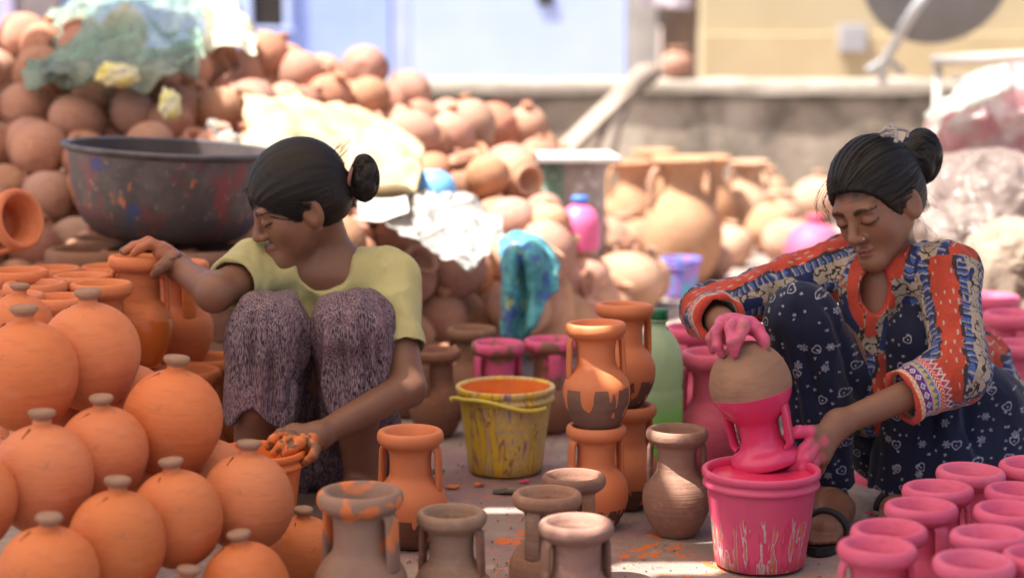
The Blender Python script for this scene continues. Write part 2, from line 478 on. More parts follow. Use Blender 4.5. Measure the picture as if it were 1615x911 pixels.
link('coping', jag_box('coping', -7, 7, -.045, .285, .62, .70, .012, 110, 8, 2), wallr, plain('limewashed_coping', (.38, .335, .28), (.27, .235, .19), .95, 6, .4, 30))

# ------------------------------------------------------------ houses behind
BY = 17.0
def bx(px): return (px - 807.5) / FPX * BY / _cp
def bz(py): return W(807, py, BY).z
def boxo(name, x0, x1, y0, y1, z0, z1, parent, mat, bevel=.01):
    me = box_mesh(name, x1 - x0, y1 - y0, z1 - z0, bevel)
    return link(name, me, parent, mat, ((x0 + x1) / 2, (y0 + y1) / 2, (z0 + z1) / 2))
m_blue = plain('blue_limewash', (.27, .37, .74), (.34, .44, .78), .9, 1.6, .25, 14, coordk='Object')
m_blue2 = plain('pale_blue_limewash', (.40, .49, .78), (.45, .53, .76), .9, 1.6, .25, 14)
m_yellow = plain('ochre_limewash', (.45, .37, .23), (.41, .33, .20), .92, 1.3, .25, 14)
m_grey = plain('grey_plaster', (.40, .37, .34), (.30, .28, .26), .92, 3, .3, 20)
bh = empty('blue_house', (0, BY, 0)); tag(bh, 'pale blue limewashed house behind the low wall', 'house')
boxo('wall', bx(-700), bx(620), 0, .3, 0, 5, bh, m_blue)
boxo('wall_bay', bx(652), bx(985), -.04, .28, 0, 5, bh, m_blue2)
boxo('pilaster', bx(622), bx(650), .01, .26, 0, 5, bh, plain('grey_blue_plaster', (.42, .48, .66), (.36, .42, .6), .9, 3))  # pilaster in a greyer blue than the walls
boxo('corner_pillar', bx(987), bx(1032), -.12, .3, 0, 5, bh, m_grey)
boxo('door', bx(42), bx(112), -.05, .02, 0, 2.3, bh, plain('grey_door_paint', (.24, .20, .20), (.18, .15, .15), .7, 4))
boxo('door_frame', bx(18), bx(41), -.08, .02, 0, 2.4, bh, plain('lilac_door_frame', (.50, .46, .66), (.44, .40, .6), .8, 4))
win = boxo('window', bx(408), bx(455), -.03, .02, bz(42), 2.3, bh, M['dark'])
def child_at(o): o.matrix_parent_inverse = Matrix.Translation(o.parent.location).inverted(); return o
for nm, a in (('window_jamb', (bx(396), bx(407))), ('window_jamb', (bx(456), bx(468)))):
    o = boxo(nm, a[0], a[1], -.06, .02, bz(42), 2.3, win, m_blue2); child_at(o)
o = boxo('window_sill', bx(392), bx(472), -.09, .02, bz(50), bz(43), win, m_blue2); child_at(o)
boxo('drain_spout', bx(846), bx(872), -.07, -.042, bz(8), bz(-10), bh, M['dark'])
yh = empty('ochre_house', (0, BY - .6, 0)); tag(yh, 'ochre yellow house with a dark doorway behind the low wall', 'house')
boxo('wall', bx(1090), bx(2400), 0, .3, 0, 5, yh, m_yellow)
boxo('plinth_band', bx(1091), bx(2400), -.035, -.002, 0, bz(52), yh, plain('worn_ochre_band', (.47, .37, .22), (.42, .33, .19), .92, 2))
boxo('lintel', bx(1033), bx(1089), .02, .3, 2.2, 5, yh, m_yellow)
boxo('doorway', bx(1034), bx(1088), .22, .28, 0, 2.19, yh, plain('dark_doorway_panel', (.10, .06, .04), (.06, .04, .03), .8, 5))  # dark panel; its colour stands for the shade inside the doorway
mb = boxo('meter_box', bx(1293), bx(1334), -.12, -.036, bz(80), bz(38), yh, plain('grey_meter_box', (.36, .35, .36), (.30, .30, .31), .6, 3))
# lilac cloth hung in the doorway
net = [[W(1008 + 27 * i, -60 + 36 * j, 15.9 + .05 * math.sin(i * 2.1)) for j in range(3)] for i in range(4)]
tag(link('hanging_cloth', sheet('hanging_cloth', net, 8, .03, 5, .006, 3), None, plain('lilac_cloth', (.62, .55, .60), (.5, .44, .5), .9)), 'pale lilac cloth hanging at the top of the dark doorway', 'cloth')

# ------------------------------------------------------------ unseen cloth added overhead to shade the workplace, with holes for sun flecks
CZ = 2.7
def canopy_point(p): return p + SUN_DIR * ((CZ - p.z) / SUN_DIR.z)
sun_flecks = [(G(1060, 893), .13, .045), (G(985, 905), .06, .03), (G(800, 803), .10, .018), (W(912, 832, 3.10), .055, .06), (W(955, 552, 3.81), .022, .03), (W(965, 592, 3.80), .018, .022), (W(930, 508, 3.83), .045, .022),
              (W(1079, 735, 3.77), .015, .030), (W(1075, 775, 3.75), .020, .02), (W(1052, 688, 3.77), .035, .018), (W(960, 890, 3.05), .03, .05)]
def shade_mat():
    t = NT('shade_fabric'); v = t.coord()
    c = t.mix(t.step(t.noise(v, 3, 4), .35, .7), (.66, .54, .42), (.56, .45, .34)); t.col(c); t.rough(.9)
    tl = t.new('ShaderNodeBsdfTranslucent'); t.put(tl, 'Color', c)
    m = t.new('ShaderNodeMixShader'); m.inputs[0].default_value = .46
    t.l.new(t.b.outputs[0], m.inputs[1]); t.l.new(tl.outputs[0], m.inputs[2]); t.l.new(m.outputs[0], t.out.inputs[0])
    return t.m
M['shade'] = shade_mat()
def shade_sheet(name, x0, x1, y0, y1, label, res=.02):
    nx, ny = int((x1 - x0) / res), int((y1 - y0) / res)
    xs = np.linspace(x0, x1, nx + 1); ys = np.linspace(y0, y1, ny + 1)
    XX, YY = np.meshgrid(xs, ys, indexing='ij')
    Z = CZ + .06 * np.sin(XX * 1.3) * np.cos(YY * 1.1) + .012 * fbm(np.stack([XX.ravel() * 4, YY.ravel() * 4, XX.ravel() * 0], -1), 2, 4).reshape(XX.shape)
    P = np.stack([XX, YY, Z], -1).reshape(-1, 3)
    n1 = ny + 1; i = np.arange(nx)[:, None] * n1; j = np.arange(ny)[None, :]
    F = np.stack([i + j, i + n1 + j, i + n1 + j + 1, i + j + 1], -1).reshape(-1, 4)
    C = P[F].mean(1); keep = np.ones(len(F), bool)
    for p, rx, ry in sun_flecks:
        tt = (C[:, 2] - p.z) / SUN_DIR.z
        dx = C[:, 0] - SUN_DIR.x * tt - p.x; dy = C[:, 1] - SUN_DIR.y * tt - p.y
        wob = 1 + .3 * vnoise(C * 11, 2)
        keep &= ~(((dx / rx) ** 2 + (dy / ry) ** 2) < wob)  # holes cut so that sun flecks land on chosen spots
    return tag(link(name, mesh_np(name, P, F[keep]), None, M['shade']), label, 'awning')
shade_sheet('added_shade_cloth', -3.6, 1.25, .1, 4.72, 'unseen beige cloth added to shade the potters, holed for sun flecks')
shade_sheet('added_shade_cloth', -3.6, -1.75, 4.75, 6.05, 'smaller unseen beige cloth added to shade the heap of brown pots', .04)
m_bamboo = plain('bamboo', (.42, .30, .15), (.33, .22, .1), .6, 20)
def pole(x, y, label):
    n = 15; path = [(x + .012 * math.sin(k * .8), y + .01 * math.cos(k), k / (n - 1) * (CZ + .12)) for k in range(n)]
    tag(link('added_bamboo_pole', tube('added_bamboo_pole', path, [.026 + (.004 if k % 3 == 0 else 0) for k in range(n)], 12), None, m_bamboo), label, 'pole', 'unseen poles added to hold the shade cloth')  # poles out of view, added only to carry the shade cloth
pole(-3.5, .2, 'unseen bamboo pole added to hold the near left corner of the shade cloth'); pole(1.2, .2, 'unseen bamboo pole added to hold the near right corner of the shade cloth')
pole(-3.5, 5.75, 'unseen bamboo pole added to hold the far left corner of the shade cloth'); pole(1.75, 4.68, 'unseen bamboo pole added to hold the far right corner of the shade cloth')
# ------------------------------------------------------------ pots
JUG = [(.0, .002), (.030, .0), (.040, .003), (.053, .022), (.066, .052), (.0695, .078), (.066, .100), (.055, .119), (.045, .130), (.0405, .140), (.0395, .160), (.0405, .178), (.045, .189),
       (.055, .1955), (.0615, .2025), (.0635, .2105), (.0615, .2195), (.056, .2235), (.050, .2215), (.045, .213), (.039, .198), (.035, .178), (.034, .150), (.0, .13)]
JUG_H = .2235
def jug_meshes(suffix, seed, handles=2, prof=None):
    body = lathe('body_' + suffix, prof or JUG, 44, 3, .006, seed)
    hs = []
    for k in range(handles):
        # flat strap from under the rim straight down to the shoulder
        path = catmull([(.048, 0, .193), (.0535, 0, .186), (.0548, 0, .172), (.0555, 0, .15), (.0565, 0, .13), (.056, 0, .108)], 4)
        V, F = tube_np(path, .0062, 10)
        V[:, 1] *= 2.5
        hs.append(mesh_multi('handle_' + suffix, [(V, F)]))
    return body, hs[0]
_jm = {}
def jug(name, loc, mat, label, group=None, s=1.0, rz=0.0, rot=None, seed=0, hmat=None, handles=2, prof=None):
    key = (mat.name, seed % 3)
    if key not in _jm:
        b, h = jug_meshes(mat.name, seed % 3, 2, prof); b.materials.append(mat); h.materials.append(mat); _jm[key] = (b, h)
    b, h = _jm[key]
    o = empty(name, loc, rot or (0, 0, rz), s)
    tag(o, label, 'jug', group)
    link('body', b, o)
    for k in range(handles): link('handle', h, o, None, None, (0, 0, k * 2 * math.pi / handles))
    return o
# ---- round coin pots
BALL = [(.0, .001), (.022, .0), (.034, .004), (.058, .024), (.075, .056), (.080, .084), (.076, .112), (.064, .137), (.046, .155), (.028, .1645), (.017, .168), (.0145, .172), (.0145, .180)]
KNOB = [(.0145, .176), (.0165, .180), (.0205, .183), (.0215, .1875), (.0195, .1915), (.011, .193), (.0, .1932)]
ball_bodies = [lathe('ball_body', [(q * (1 + .02 * math.sin(z * 40 + v)), z * (1 + .012 * math.sin(v * 3))) for q, z in BALL], 44, 3, .010, 3 + v) for v in range(4)]
for m_ in ball_bodies: m_.materials.append(M['orange'])
ball_knob = lathe('ball_knob', KNOB, 20, 2); ball_knob.materials.append(M['knob'])
slot_me = box_mesh('coin_slot', .024, .0026, .006, .001, 1, (0, 0, 0)); slot_me.materials.append(M['slot'])
def coin_pot(px, py, D, label, s=1.0, tilt=(0, 0), rz=0.0, ctr=.084):
    """px,py = centre of the ball"""
    p = W(px, py, D)
    o = empty('coin_pot', (0, 0, 0), (tilt[0], tilt[1], rz), s)
    o.location = p - Euler((tilt[0], tilt[1], rz)).to_matrix() @ Vector((0, 0, ctr * s))
    tag(o, label, 'coin pot', 'orange coin pots heaped in front')
    link('body', ball_bodies[int(abs(px * 7 + py)) % 4], o); link('knob', ball_knob, o)
    o.scale = (s * (1 + .015 * math.sin(px)), s * (1 + .015 * math.cos(px)), s * (1 + .02 * math.sin(py)))
    link('coin_slot', slot_me, o, None, (-.030, -.022, .1585), (R(20), R(-32), R(35 + 25 * math.sin(px * 3))))
    return o
# (px, py of ball centre, diameter px, depth, label)
coins = [
 (40, 590, 168, 3.30, 'topmost orange coin pot of the front heap, at the left picture edge'),
 (143, 562, 160, 3.42, 'topmost orange coin pot beside the jug being lifted, grey knob and slot'),
 (28, 525, 120, 3.50, 'orange coin pot half hidden behind the top left pot of the heap'),
 (272, 667, 158, 3.33, 'large orange coin pot nearest the sitting girl\'s knee, high on the heap'),
 (163, 714, 146, 3.22, 'orange coin pot in the middle of the heap, below the two topmost'),
 (68, 754, 166, 3.12, 'orange coin pot in the left middle of the heap with slot beside its knob'),
 (-45, 790, 150, 3.02, 'orange coin pot cut off by the left picture edge, middle of heap'),
 (390, 790, 152, 3.25, 'orange coin pot in front of the girl\'s dipping bucket'),
 (279, 816, 150, 3.13, 'orange coin pot between the bucket pot and the lower heap, thin neck'),
 (184, 857, 160, 3.02, 'orange coin pot in the low row of the heap, second from left'),
 (76, 910, 164, 2.90, 'orange coin pot at the bottom left corner of the heap'),
 (478, 873, 118, 3.42, 'small orange coin pot at the right foot of the heap'),
 (388, 928, 150, 3.08, 'orange coin pot at the bottom edge below the bucket pot'),
 (292, 985, 150, 2.98, 'orange coin pot at the bottom edge showing only its knob'),
]
rng = random.Random(3)
for k, (px, py, dia, D, lab) in enumerate(coins):
    coin_pot(px, py, D, lab, dia * D / FPX / .16, (R(rng.uniform(-3, 6)), R(rng.uniform(-5, 5))), R(rng.uniform(-35, 35)))
# hidden pots that carry the heap
for (px, py, D) in [(80, 690, 3.46), (205, 640, 3.52), (120, 810, 3.3), (330, 760, 3.42), (230, 770, 3.36)]:
    coin_pot(px, py, D, 'orange coin pot deep in a gap of the front heap', .95)

# ---- jugs
def on_ground(px, rim_y, s=1.0):
    """base point of a standing jug whose rim centre shows at px, rim_y"""
    p = G(px, rim_y, .214 * s); return Vector((p.x, p.y, 0.0))
m_dip1 = dipped_mat('orange_dip_low', ORANGE, ORANGE2, .062, True, .050, (.13, .055, .032), False, .004, 60)
m_dip2 = dipped_mat('orange_dip_mid', ORANGE, ORANGE2, .090, True, .06, (.16, .085, .06), False, .004, 50)
m_dip3 = dipped_mat('orange_dip_low_runs', ORANGE, ORANGE2, .050, True, .045, (.12, .055, .035), False, .004, 75)
m_wetor = dipped_mat('orange_wet_lower', (.62, .155, .03), (.56, .13, .025), .095, False, .02, ORANGE, True, .006)
jug('dipped_jug', on_ground(647, 695), m_dip1, 'orange dipped jug with dark bare base standing alone beside the girl\'s foot', 'orange dipped jugs', 1.06, R(165), seed=0)
# two stacks of dipped jugs
b0 = Vector((W(940, 700, 3.86).x, 3.86, 0)); b1 = Vector((W(988, 700, 4.03).x, 4.03, 0))
jug('dipped_jug', b0, m_dip3, 'lower orange jug of the front stack, carrying a half dipped jug', 'orange dipped jugs', .98, R(200), seed=1)
jug('dipped_jug', b0 + Vector((.002, 0, .214 * .98)), m_dip2, 'upper orange jug of the front stack with wide brown bare base', 'orange dipped jugs', 1.0, R(188), (R(1), R(1), R(188)), seed=2)
jug('dipped_jug', b1, m_dip3, 'lower orange jug of the rear stack beside the green bottle', 'orange dipped jugs', 1.02, R(30), seed=2)
jug('dipped_jug', b1 + Vector((-.010, 0, .218 * 1.02)), m_dip1, 'upper orange jug of the rear stack beside the green bottle neck', 'orange dipped jugs', 1.0, R(20), (R(-2), R(2), R(20)), seed=0)
# bare brown jugs in front
brown = [(568, 782, 1.17, 150, 'bare jug with orange smears on rim, nearest the orange heap'), (712, 813, .96, 160, 'bare brown jug between the smeared jug and the orange dipped jug'),
         (863, 783, .98, 60, 'bare brown jug standing in the middle of the front group'), (905, 755, .95, 300, 'bare brown jug at the back of the front group, touching the stack'),
         (909, 829, .99, 20, 'pale bare jug with sunlit rim at the front edge'), (1068, 682, 1.0, 168, 'bare brown jug standing between the orange stack and the pink bucket')]
m_smear = None
def smear_mat():
    t = NT('clay_with_orange_smears'); v = t.coord()
    n1 = t.noise(v, 9, 4); cc = t.mix(t.step(n1, .35, .7), (.30, .18, .125), (.23, .135, .095))
    z = t.sep(v)[2]; m = t.math('MULTIPLY', t.step(t.noise(v, 16, 3, .5, .5), .55, .60), t.step(z, .12, .16))
    t.col(t.mix(m, cc, (.66, .19, .06))); t.rough(.8); rings(t, v, .2); return t.m
M['smear'] = smear_mat()
M['clay_grey'] = clay_mat('dry_grey_clay', (.285, .155, .102), (.225, .115, .075), (.37, .22, .15))
for k, (px, ry, s, rz, lab) in enumerate(brown):
    jug('bare_jug', on_ground(px, ry, s), M['smear'] if k == 0 else M['clay_grey'], lab, 'bare jugs in front', s, R(rz), seed=k)
# pink jugs in the right corner
pinks = [(1378, 866, 'front left corner of the pink jugs, lowest rim left of two'), (1533, 889, 'lowest rim of the pink jugs at the bottom picture edge'), (1407, 838, 'second rim from the front in the left row of pink jugs'),
         (1452, 803, 'third rim from the front in the left row of pink jugs'), (1483, 774, 'fourth rim from the front in the left row of pink jugs'), (1526, 746, 'farthest rim of the left row of pink jugs, nearest the trousers'),
         (1564, 848, 'second rim from the front in the right row of pink jugs'), (1590, 808, 'third rim from the front in the right row of pink jugs'), (1606, 778, 'fourth rim in the right row of pink jugs, cut by the edge'),
         (1632, 735, 'last rim of the right row of pink jugs, a sliver at the edge'), (1650, 880, 'rim of the outer row of pink jugs, cut by the right edge')]
for k, (px, ry, lab) in enumerate(pinks):
    jug('pink_jug', on_ground(px, ry), M['pink'], ('pink jug, ' + lab), 'pink jugs in the right corner', 1.0, R(40 * k), (R(1.5 * math.sin(k * 2.3)), R(1.5 * math.cos(k * 1.7)), R(40 * k)), seed=k)
# pink jugs behind the bucket and behind the kneeling girl
bp = [(1128, 560, 1.14, 4.35, 'big pink jug standing behind the held pot'), (1096, 520, 1.12, 4.75, 'sunlit pink jug behind the green bottle'), (1150, 508, 1.05, 5.0, 'sunlit pink jug at the back, under the girl\'s cuff'),
      (1200, 530, 1.05, 4.9, 'pink jug behind the girl\'s wrist'), (1052, 545, 1.0, 4.9, 'pink jug mostly hidden by the green bottle'),
      (1600, 498, 1.1, 4.9, 'pink jug behind the girl\'s back, at the right edge'), (1612, 545, 1.1, 4.6, 'nearer pink jug behind the girl\'s back, at the right edge'), (1560, 470, 1.05, 5.2, 'pink jug far behind the girl\'s back')]
for k, (px, ry, s, D, lab) in enumerate(bp):
    p = W(px, ry, D); jug('pink_jug', Vector((p.x, D, 0)), M['pink'], lab, 'pink jugs behind', p.z / .216 if p.z / .216 < 1.9 else s, R(55 * k), seed=k)
tag(jug('pink_jug', W(1345, 742, 4.3) - Vector((0, 0, .06)), M['pink'], 'pink jug lying between the squatting girl\'s feet', 'pink jugs behind', .9, 0, (R(70), 0, R(60))), None)
# two rows of jugs whose rims show pink paint
def rimpink_mat():
    t = NT('pink_smeared_clay'); v = t.coord(); z = t.sep(v)[2]
    cl = t.mix(t.step(t.noise(v, 9, 3), .35, .7), (.27, .13, .08), (.2, .09, .055))
    m = t.math('MULTIPLY', t.step(t.noise(v, 14, 3, .5, .6), .44, .52), t.step(z, .12, .16))
    t.col(t.mix(m, cl, (.66, .10, .22))); t.rough(.75); rings(t, v, .2); return t.m
M['rimpink'] = rimpink_mat()
for k, (px, ry, D, s, mt, lab) in enumerate([
    (785, 545, 4.75, 1.4, 'rimpink', 'jug with pink smeared rim behind the yellow bucket, left of two'), (868, 540, 4.8, 1.4, 'rimpink', 'jug with pink smeared rim behind the yellow bucket, right of two'),
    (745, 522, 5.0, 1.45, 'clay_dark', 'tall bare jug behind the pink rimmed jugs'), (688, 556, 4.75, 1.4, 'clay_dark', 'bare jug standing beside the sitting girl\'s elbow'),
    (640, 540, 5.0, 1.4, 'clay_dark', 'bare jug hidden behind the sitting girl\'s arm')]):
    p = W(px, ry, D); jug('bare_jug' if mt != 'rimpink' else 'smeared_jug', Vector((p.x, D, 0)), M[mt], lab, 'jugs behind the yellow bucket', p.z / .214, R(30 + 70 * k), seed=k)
# orange jugs left: two layers behind the coin pots
lay = [(292, 580, 4.14, 'orange jug under the jug being lifted, rim at knee height'), (330, 590, 4.30, 'orange jug with a tall handle beside the girl\'s knee'), (238, 588, 4.22, 'orange jug of the lower layer under the lifted jug'), (180, 585, 4.1, 'orange jug of the lower layer behind the coin pots'),
       (110, 585, 4.2, 'orange jug of the lower layer, second from the left edge'), (40, 585, 4.15, 'orange jug of the lower layer at the left edge')]
for k, (px, ry, D, lab) in enumerate(lay):
    p = W(px, ry, D); jug('orange_jug', Vector((p.x, D, 0)), M['orange'], lab, 'orange jugs at the left', 1.27, R(47 * k + 10), seed=k)
top = [(28, 432, 4.05, 'orange jug rim farthest left of the upper layer'), (82, 428, 4.32, 'orange jug rim at the back of the upper layer'), (130, 440, 4.12, 'orange jug rim left of the lifted jug, upper layer'),
       (92, 474, 3.86, 'orange jug rim low in front of the upper layer'), (160, 452, 4.0, 'orange jug rim touching the lifted jug, upper layer'), (20, 470, 3.84, 'orange jug rim behind the topmost coin pot'), (172, 425, 4.4, 'orange jug rim just behind the lifted jug'), (55, 452, 3.96, 'orange jug rim in the middle of the upper layer')]
for k, (px, ry, D, lab) in enumerate(top):
    p = W(px, ry, D); jug('orange_jug', Vector((p.x, D, p.z - .214 * 1.05)), M['orange'], lab, 'orange jugs at the left', 1.05, R(61 * k + 5), seed=k)
LJ = W(214, 411, 4.13)
jug('wet_orange_jug', LJ - Vector((0, 0, .214 * 1.08)), m_wetor, 'freshly dipped orange jug with a wet lower half, lifted by the girl', 'orange jugs at the left', 1.08, R(188), (R(2), R(-2), R(188)), seed=1)
q = W(283, 440, 4.3)
jug('orange_jug', q - Vector((0, 0, .20)), M['orange'], 'dry orange jug standing behind the lifted jug, handle towards the girl', 'orange jugs at the left', 1.08, R(-60), seed=2)
# the orange jug lying on its side at the left edge
q = W(8, 378, 4.4)
jug('orange_jug', q + Vector((-.16, .09, 0)), M['orange'], 'orange jug lying on its side, mouth at the left picture edge', 'orange jugs at the left', 1.15, 0, (0, R(78), R(-32)), seed=0)
# ------------------------------------------------------------ heap of bare pots behind
heap_a = lathe('heap_ball', BALL, 28, 2, .01, 5); heap_b = lathe('heap_ball_two', [(r * (1.06 if z < .1 else 1), z * .92) for r, z in BALL], 28, 2, .015, 9)
POT2 = [(.0, .001), (.03, .0), (.06, .02), (.082, .06), (.083, .09), (.068, .122), (.046, .138), (.04, .146), (.046, .156), (.054, .160), (.052, .166), (.042, .163), (.036, .15), (.034, .13), (.0, .1)]
heap_c = lathe('heap_pot', POT2, 28, 2, .01, 6)
hk = lathe('heap_knob', KNOB, 14, 2); 
for m_ in (heap_a, heap_b, heap_c): m_.materials.append(M['clay'])
hk.materials.append(M['clay'])
heap_d = {}
def heap_variant(me, mat):
    k = (me.name, mat.name)
    if k not in heap_d:
        c = me.copy(); c.materials.clear(); c.materials.append(mat); heap_d[k] = c
    return heap_d[k]
def lin(x, tab):
    return float(np.interp(x, [a for a, b in tab], [b for a, b in tab]))
ZR = [(-250, .92), (0, .98), (250, .95), (420, .92), (500, .88), (570, .82), (650, .76), (800, .69), (850, .64), (885, .46), (915, .16), (945, 0)]
def heap_z(u, D):
    zr = lin(u, ZR); dr = lin(u, [(300, 6.6), (600, 7.0), (900, 7.6)]); d0 = 4.95 if u < 330 else lin(u, [(330, 5.0), (640, 5.15), (860, 5.6), (960, 6.6)])
    z0 = .30 if u < 860 else .1
    if D < d0: return -1
    if D < dr: return min(z0, zr) + (zr - min(z0, zr)) * (D - d0) / (dr - d0)
    return zr - .55 * (D - dr)
rng = random.Random(11)
cand = []
dz = .112; step = .150
for k in range(10):
    z = .076 + k * dz
    for iy in range(30):
        D = 5.0 + iy * step * .93 + (k % 2) * step * .45
        for ix in range(40):
            x = -2.9 + ix * step + ((iy + k) % 2) * step * .5
            u = 807.5 + x / D * FPX
            if u < -130 or u > 985: continue
            hz = heap_z(u, D) + .05 * math.sin(x * 5.1 + D * 3.3) + .03 * math.sin(x * 11 - D * 7)
            if z < hz + .03 and z > hz - .19:
                cand.append([x + rng.uniform(-.05, .05), D + rng.uniform(-.05, .05), z + rng.uniform(-.045, .03), rng.uniform(.82, 1.12)])
KEEP_OUT = [(W(255, 300, 5.06), .34), (W(905, 270, 6.6), .26), (W(905, 330, 6.5), .24), (W(905, 380, 6.4), .2)]
cand = [c for c in cand if not any((Vector(c[:3]) - p).length < r for p, r in KEEP_OUT)]
# push overlapping pots apart a little, then leave out those that other pots hide
PC = np.array(cand)
for it in range(12):
    d = PC[:, None, :3] - PC[None, :, :3]; L = np.sqrt((d ** 2).sum(-1)) + np.eye(len(PC)) * 9
    need = .074 * (PC[:, None, 3] + PC[None, :, 3]); ov = np.clip(need - L, 0, None)
    PC[:, :3] += .25 * (d / L[..., None] * ov[..., None]).sum(1)
PC[:, 2] = np.maximum(PC[:, 2], .07)
order = np.argsort(PC[:, 1]); buf = np.zeros((140, 300), bool); keep = []
gy, gx = np.mgrid[0:140, 0:300]
for i in order:
    x, y, z, s = PC[i]; u = 807.5 + x / y * FPX; v = 30 + (CAM_H - z) * FPX / y; r = .078 * s * FPX / y
    m = ((gx * 4 - 150 - u) ** 2 + (gy * 4 - v) ** 2) < r * r
    vis = (m & ~buf).sum() / max(1, m.sum())
    buf |= ((gx * 4 - 150 - u) ** 2 + (gy * 4 - v) ** 2) < (r * .93) ** 2
    if vis > .10 and u > -90: keep.append(i)
nheap = 0
for i in keep:
    x, y, z, s = PC[i]; p = Vector((x, y, z)); u = 807.5 + x / y * FPX; D = y
    yy = 30 + (CAM_H - z) * FPX / y
    t = rng.random(); me = heap_a if t < .45 else (heap_b if t < .75 else heap_c)
    tilt = (rng.gauss(0, .8), rng.gauss(0, .8), rng.uniform(0, 6.28))
    o = bpy.data.objects.new('clay_pot', me); COL.objects.link(o)
    o.rotation_euler = tilt; o.scale = (s, s, s)
    o.location = p - Euler(tilt).to_matrix() @ Vector((0, 0, .082 * s))
    ax = Euler(tilt).to_matrix() @ Vector((0, 0, 1))
    size = 'large' if s > 1.03 else ('small' if s < .91 else 'mid-sized')
    what = 'wide-mouthed' if me is heap_c else ('squat knobbed' if me is heap_b else 'round knobbed')
    how = 'upright' if ax.z > .85 else ('mouth forward' if ax.y < -.5 else ('facing away' if ax.y > .5 else ('tipped left' if ax.x < 0 else 'tipped right')))
    if u < 335:
        zone = ('left of the basin' if u < 105 and yy > 215 else ('under the green plastic' if yy < 130 else ('just above the basin rim' if yy < 235 else 'in the basin\'s shade')))
    elif u < 470: zone = 'on the crest below the window' if yy < 150 else 'on the slope beside the cream sack'
    elif u < 600: zone = 'at the right end of the crest' if yy < 150 else 'behind the girl\'s bun'
    elif yy > 385: zone = 'left of the teal cloth' if u < 790 else 'right of the teal cloth'
    elif u < 740: zone = 'on the slope above the blue bowl' if yy < 260 else 'round the white plastic sheet'
    else: zone = 'at the heap\'s far right end' if u > 850 else ('on the slope towards the wall' if yy < 260 else 'on the lower sunlit slope')
    tag(o, f'{size} {what} clay pot {how}, {zone}', 'pot', 'bare clay pots in the big heap')
    if me is not heap_c: link('knob', hk, o)
    nheap += 1
print('heap pots', nheap)

# ------------------------------------------------------------ large vases and pots in the sun
VASE = [(.0, .002), (.075, .0), (.10, .02), (.140, .10), (.158, .19), (.150, .27), (.118, .335), (.085, .375), (.078, .41), (.080, .445), (.098, .475), (.122, .49), (.125, .505), (.110, .512), (.09, .50), (.07, .45), (.065, .38), (.0, .33)]
vase_me = lathe('vase', VASE, 44, 3, .006, 2); vase_me.materials.append(M['clay_pale'])
MATKA = [(.0, .002), (.06, .0), (.11, .03), (.15, .09), (.165, .15), (.150, .205), (.110, .245), (.075, .262), (.066, .272), (.075, .288), (.09, .294), (.088, .304), (.070, .300), (.058, .28), (.0, .22)]
matka_me = lathe('matka', MATKA, 44, 3, .006, 4); matka_me.materials.append(M['clay_pale'])
GULL = [(r * 1.9, z * 1.55) for r, z in BALL]
bigball_me = lathe('big_ball', GULL, 44, 3, .008, 7); bigball_me.materials.append(M['clay_pale'])
bigknob_me = lathe('big_knob', [(r * 1.9, z * 1.55) for r, z in KNOB], 20, 2); bigknob_me.materials.append(M['clay_pale'])
vh = mesh_multi('vase_handle', [tube_np(catmull([(.085, 0, .465), (.118, 0, .46), (.135, 0, .42), (.136, 0, .37), (.135, 0, .33), (.125, 0, .31)], 4), .015, 10)]); vh.materials.append(M['clay_pale'])
def stand(name, me, px, base_y, s, label, cat='pot', group='large pots in the sun', z=0.0, rz=0, tilt=(0, 0), D=None):
    p = G(px, base_y, z) if D is None else Vector((W(px, base_y, D).x, D, W(px, base_y, D).z))
    o = empty(name, p, (tilt[0], tilt[1], rz), s); tag(o, label, cat, group)
    link('body', me, o)
    if me is vase_me:
        for k in (0, 1): link('handle', vh, o, None, None, (0, 0, k * math.pi))
    if me is bigball_me: link('knob', bigknob_me, o)
    return o
stand('tall_vase', vase_me, 1075, 449, 1.0, 'tall wide-rimmed clay vase with handles, largest in the sunlit group', 'vase', rz=R(200))
stand('tall_vase', vase_me, 1180, 382, .76, 'slim clay vase standing right of the tallest vase, before the wall', 'vase', rz=R(140))
stand('tall_vase', vase_me, 995, 398, .82, 'sunlit clay vase just right of the painted drum', 'vase', rz=R(20))
stand('tall_vase', vase_me, 1118, 388, .82, 'clay vase half hidden behind the tallest vase', 'vase', rz=R(80))
stand('tall_vase', vase_me, 1030, 380, .85, 'clay vase between the drum vase and the tallest vase', 'vase', rz=R(50))
stand('round_pot', bigball_me, 985, 500, .92, 'big sunlit round pot with a knob in front of the tall vase')
stand('round_pot', bigball_me, 918, 530, .86, 'big pale round pot between the teal cloth and the sunlit pot')
stand('round_pot', bigball_me, 985, 425, .8, 'round sunlit pot behind the two big round pots')
stand('round_pot', bigball_me, 938, 440, .78, 'round pot below the pink bottle in the sun')
stand('round_pot', bigball_me, 1245, 420, .80, 'sunlit round pot behind the girl with the pink hands')
stand('round_pot', bigball_me, 1150, 405, .55, 'small round pot on the bright ground right of the blue bucket')
stand('round_pot', bigball_me, 1290, 350, .90, 'pale round pot on the ground beyond the girl\'s forehead')
stand('round_pot', matka_me, 900, 445, .62, 'wide-mouthed pot at the foot of the heap under the pink bottle')
stand('round_pot', matka_me, 690, 505, .60, 'wide-mouthed brown pot in the shade beside the girl\'s shoulder')
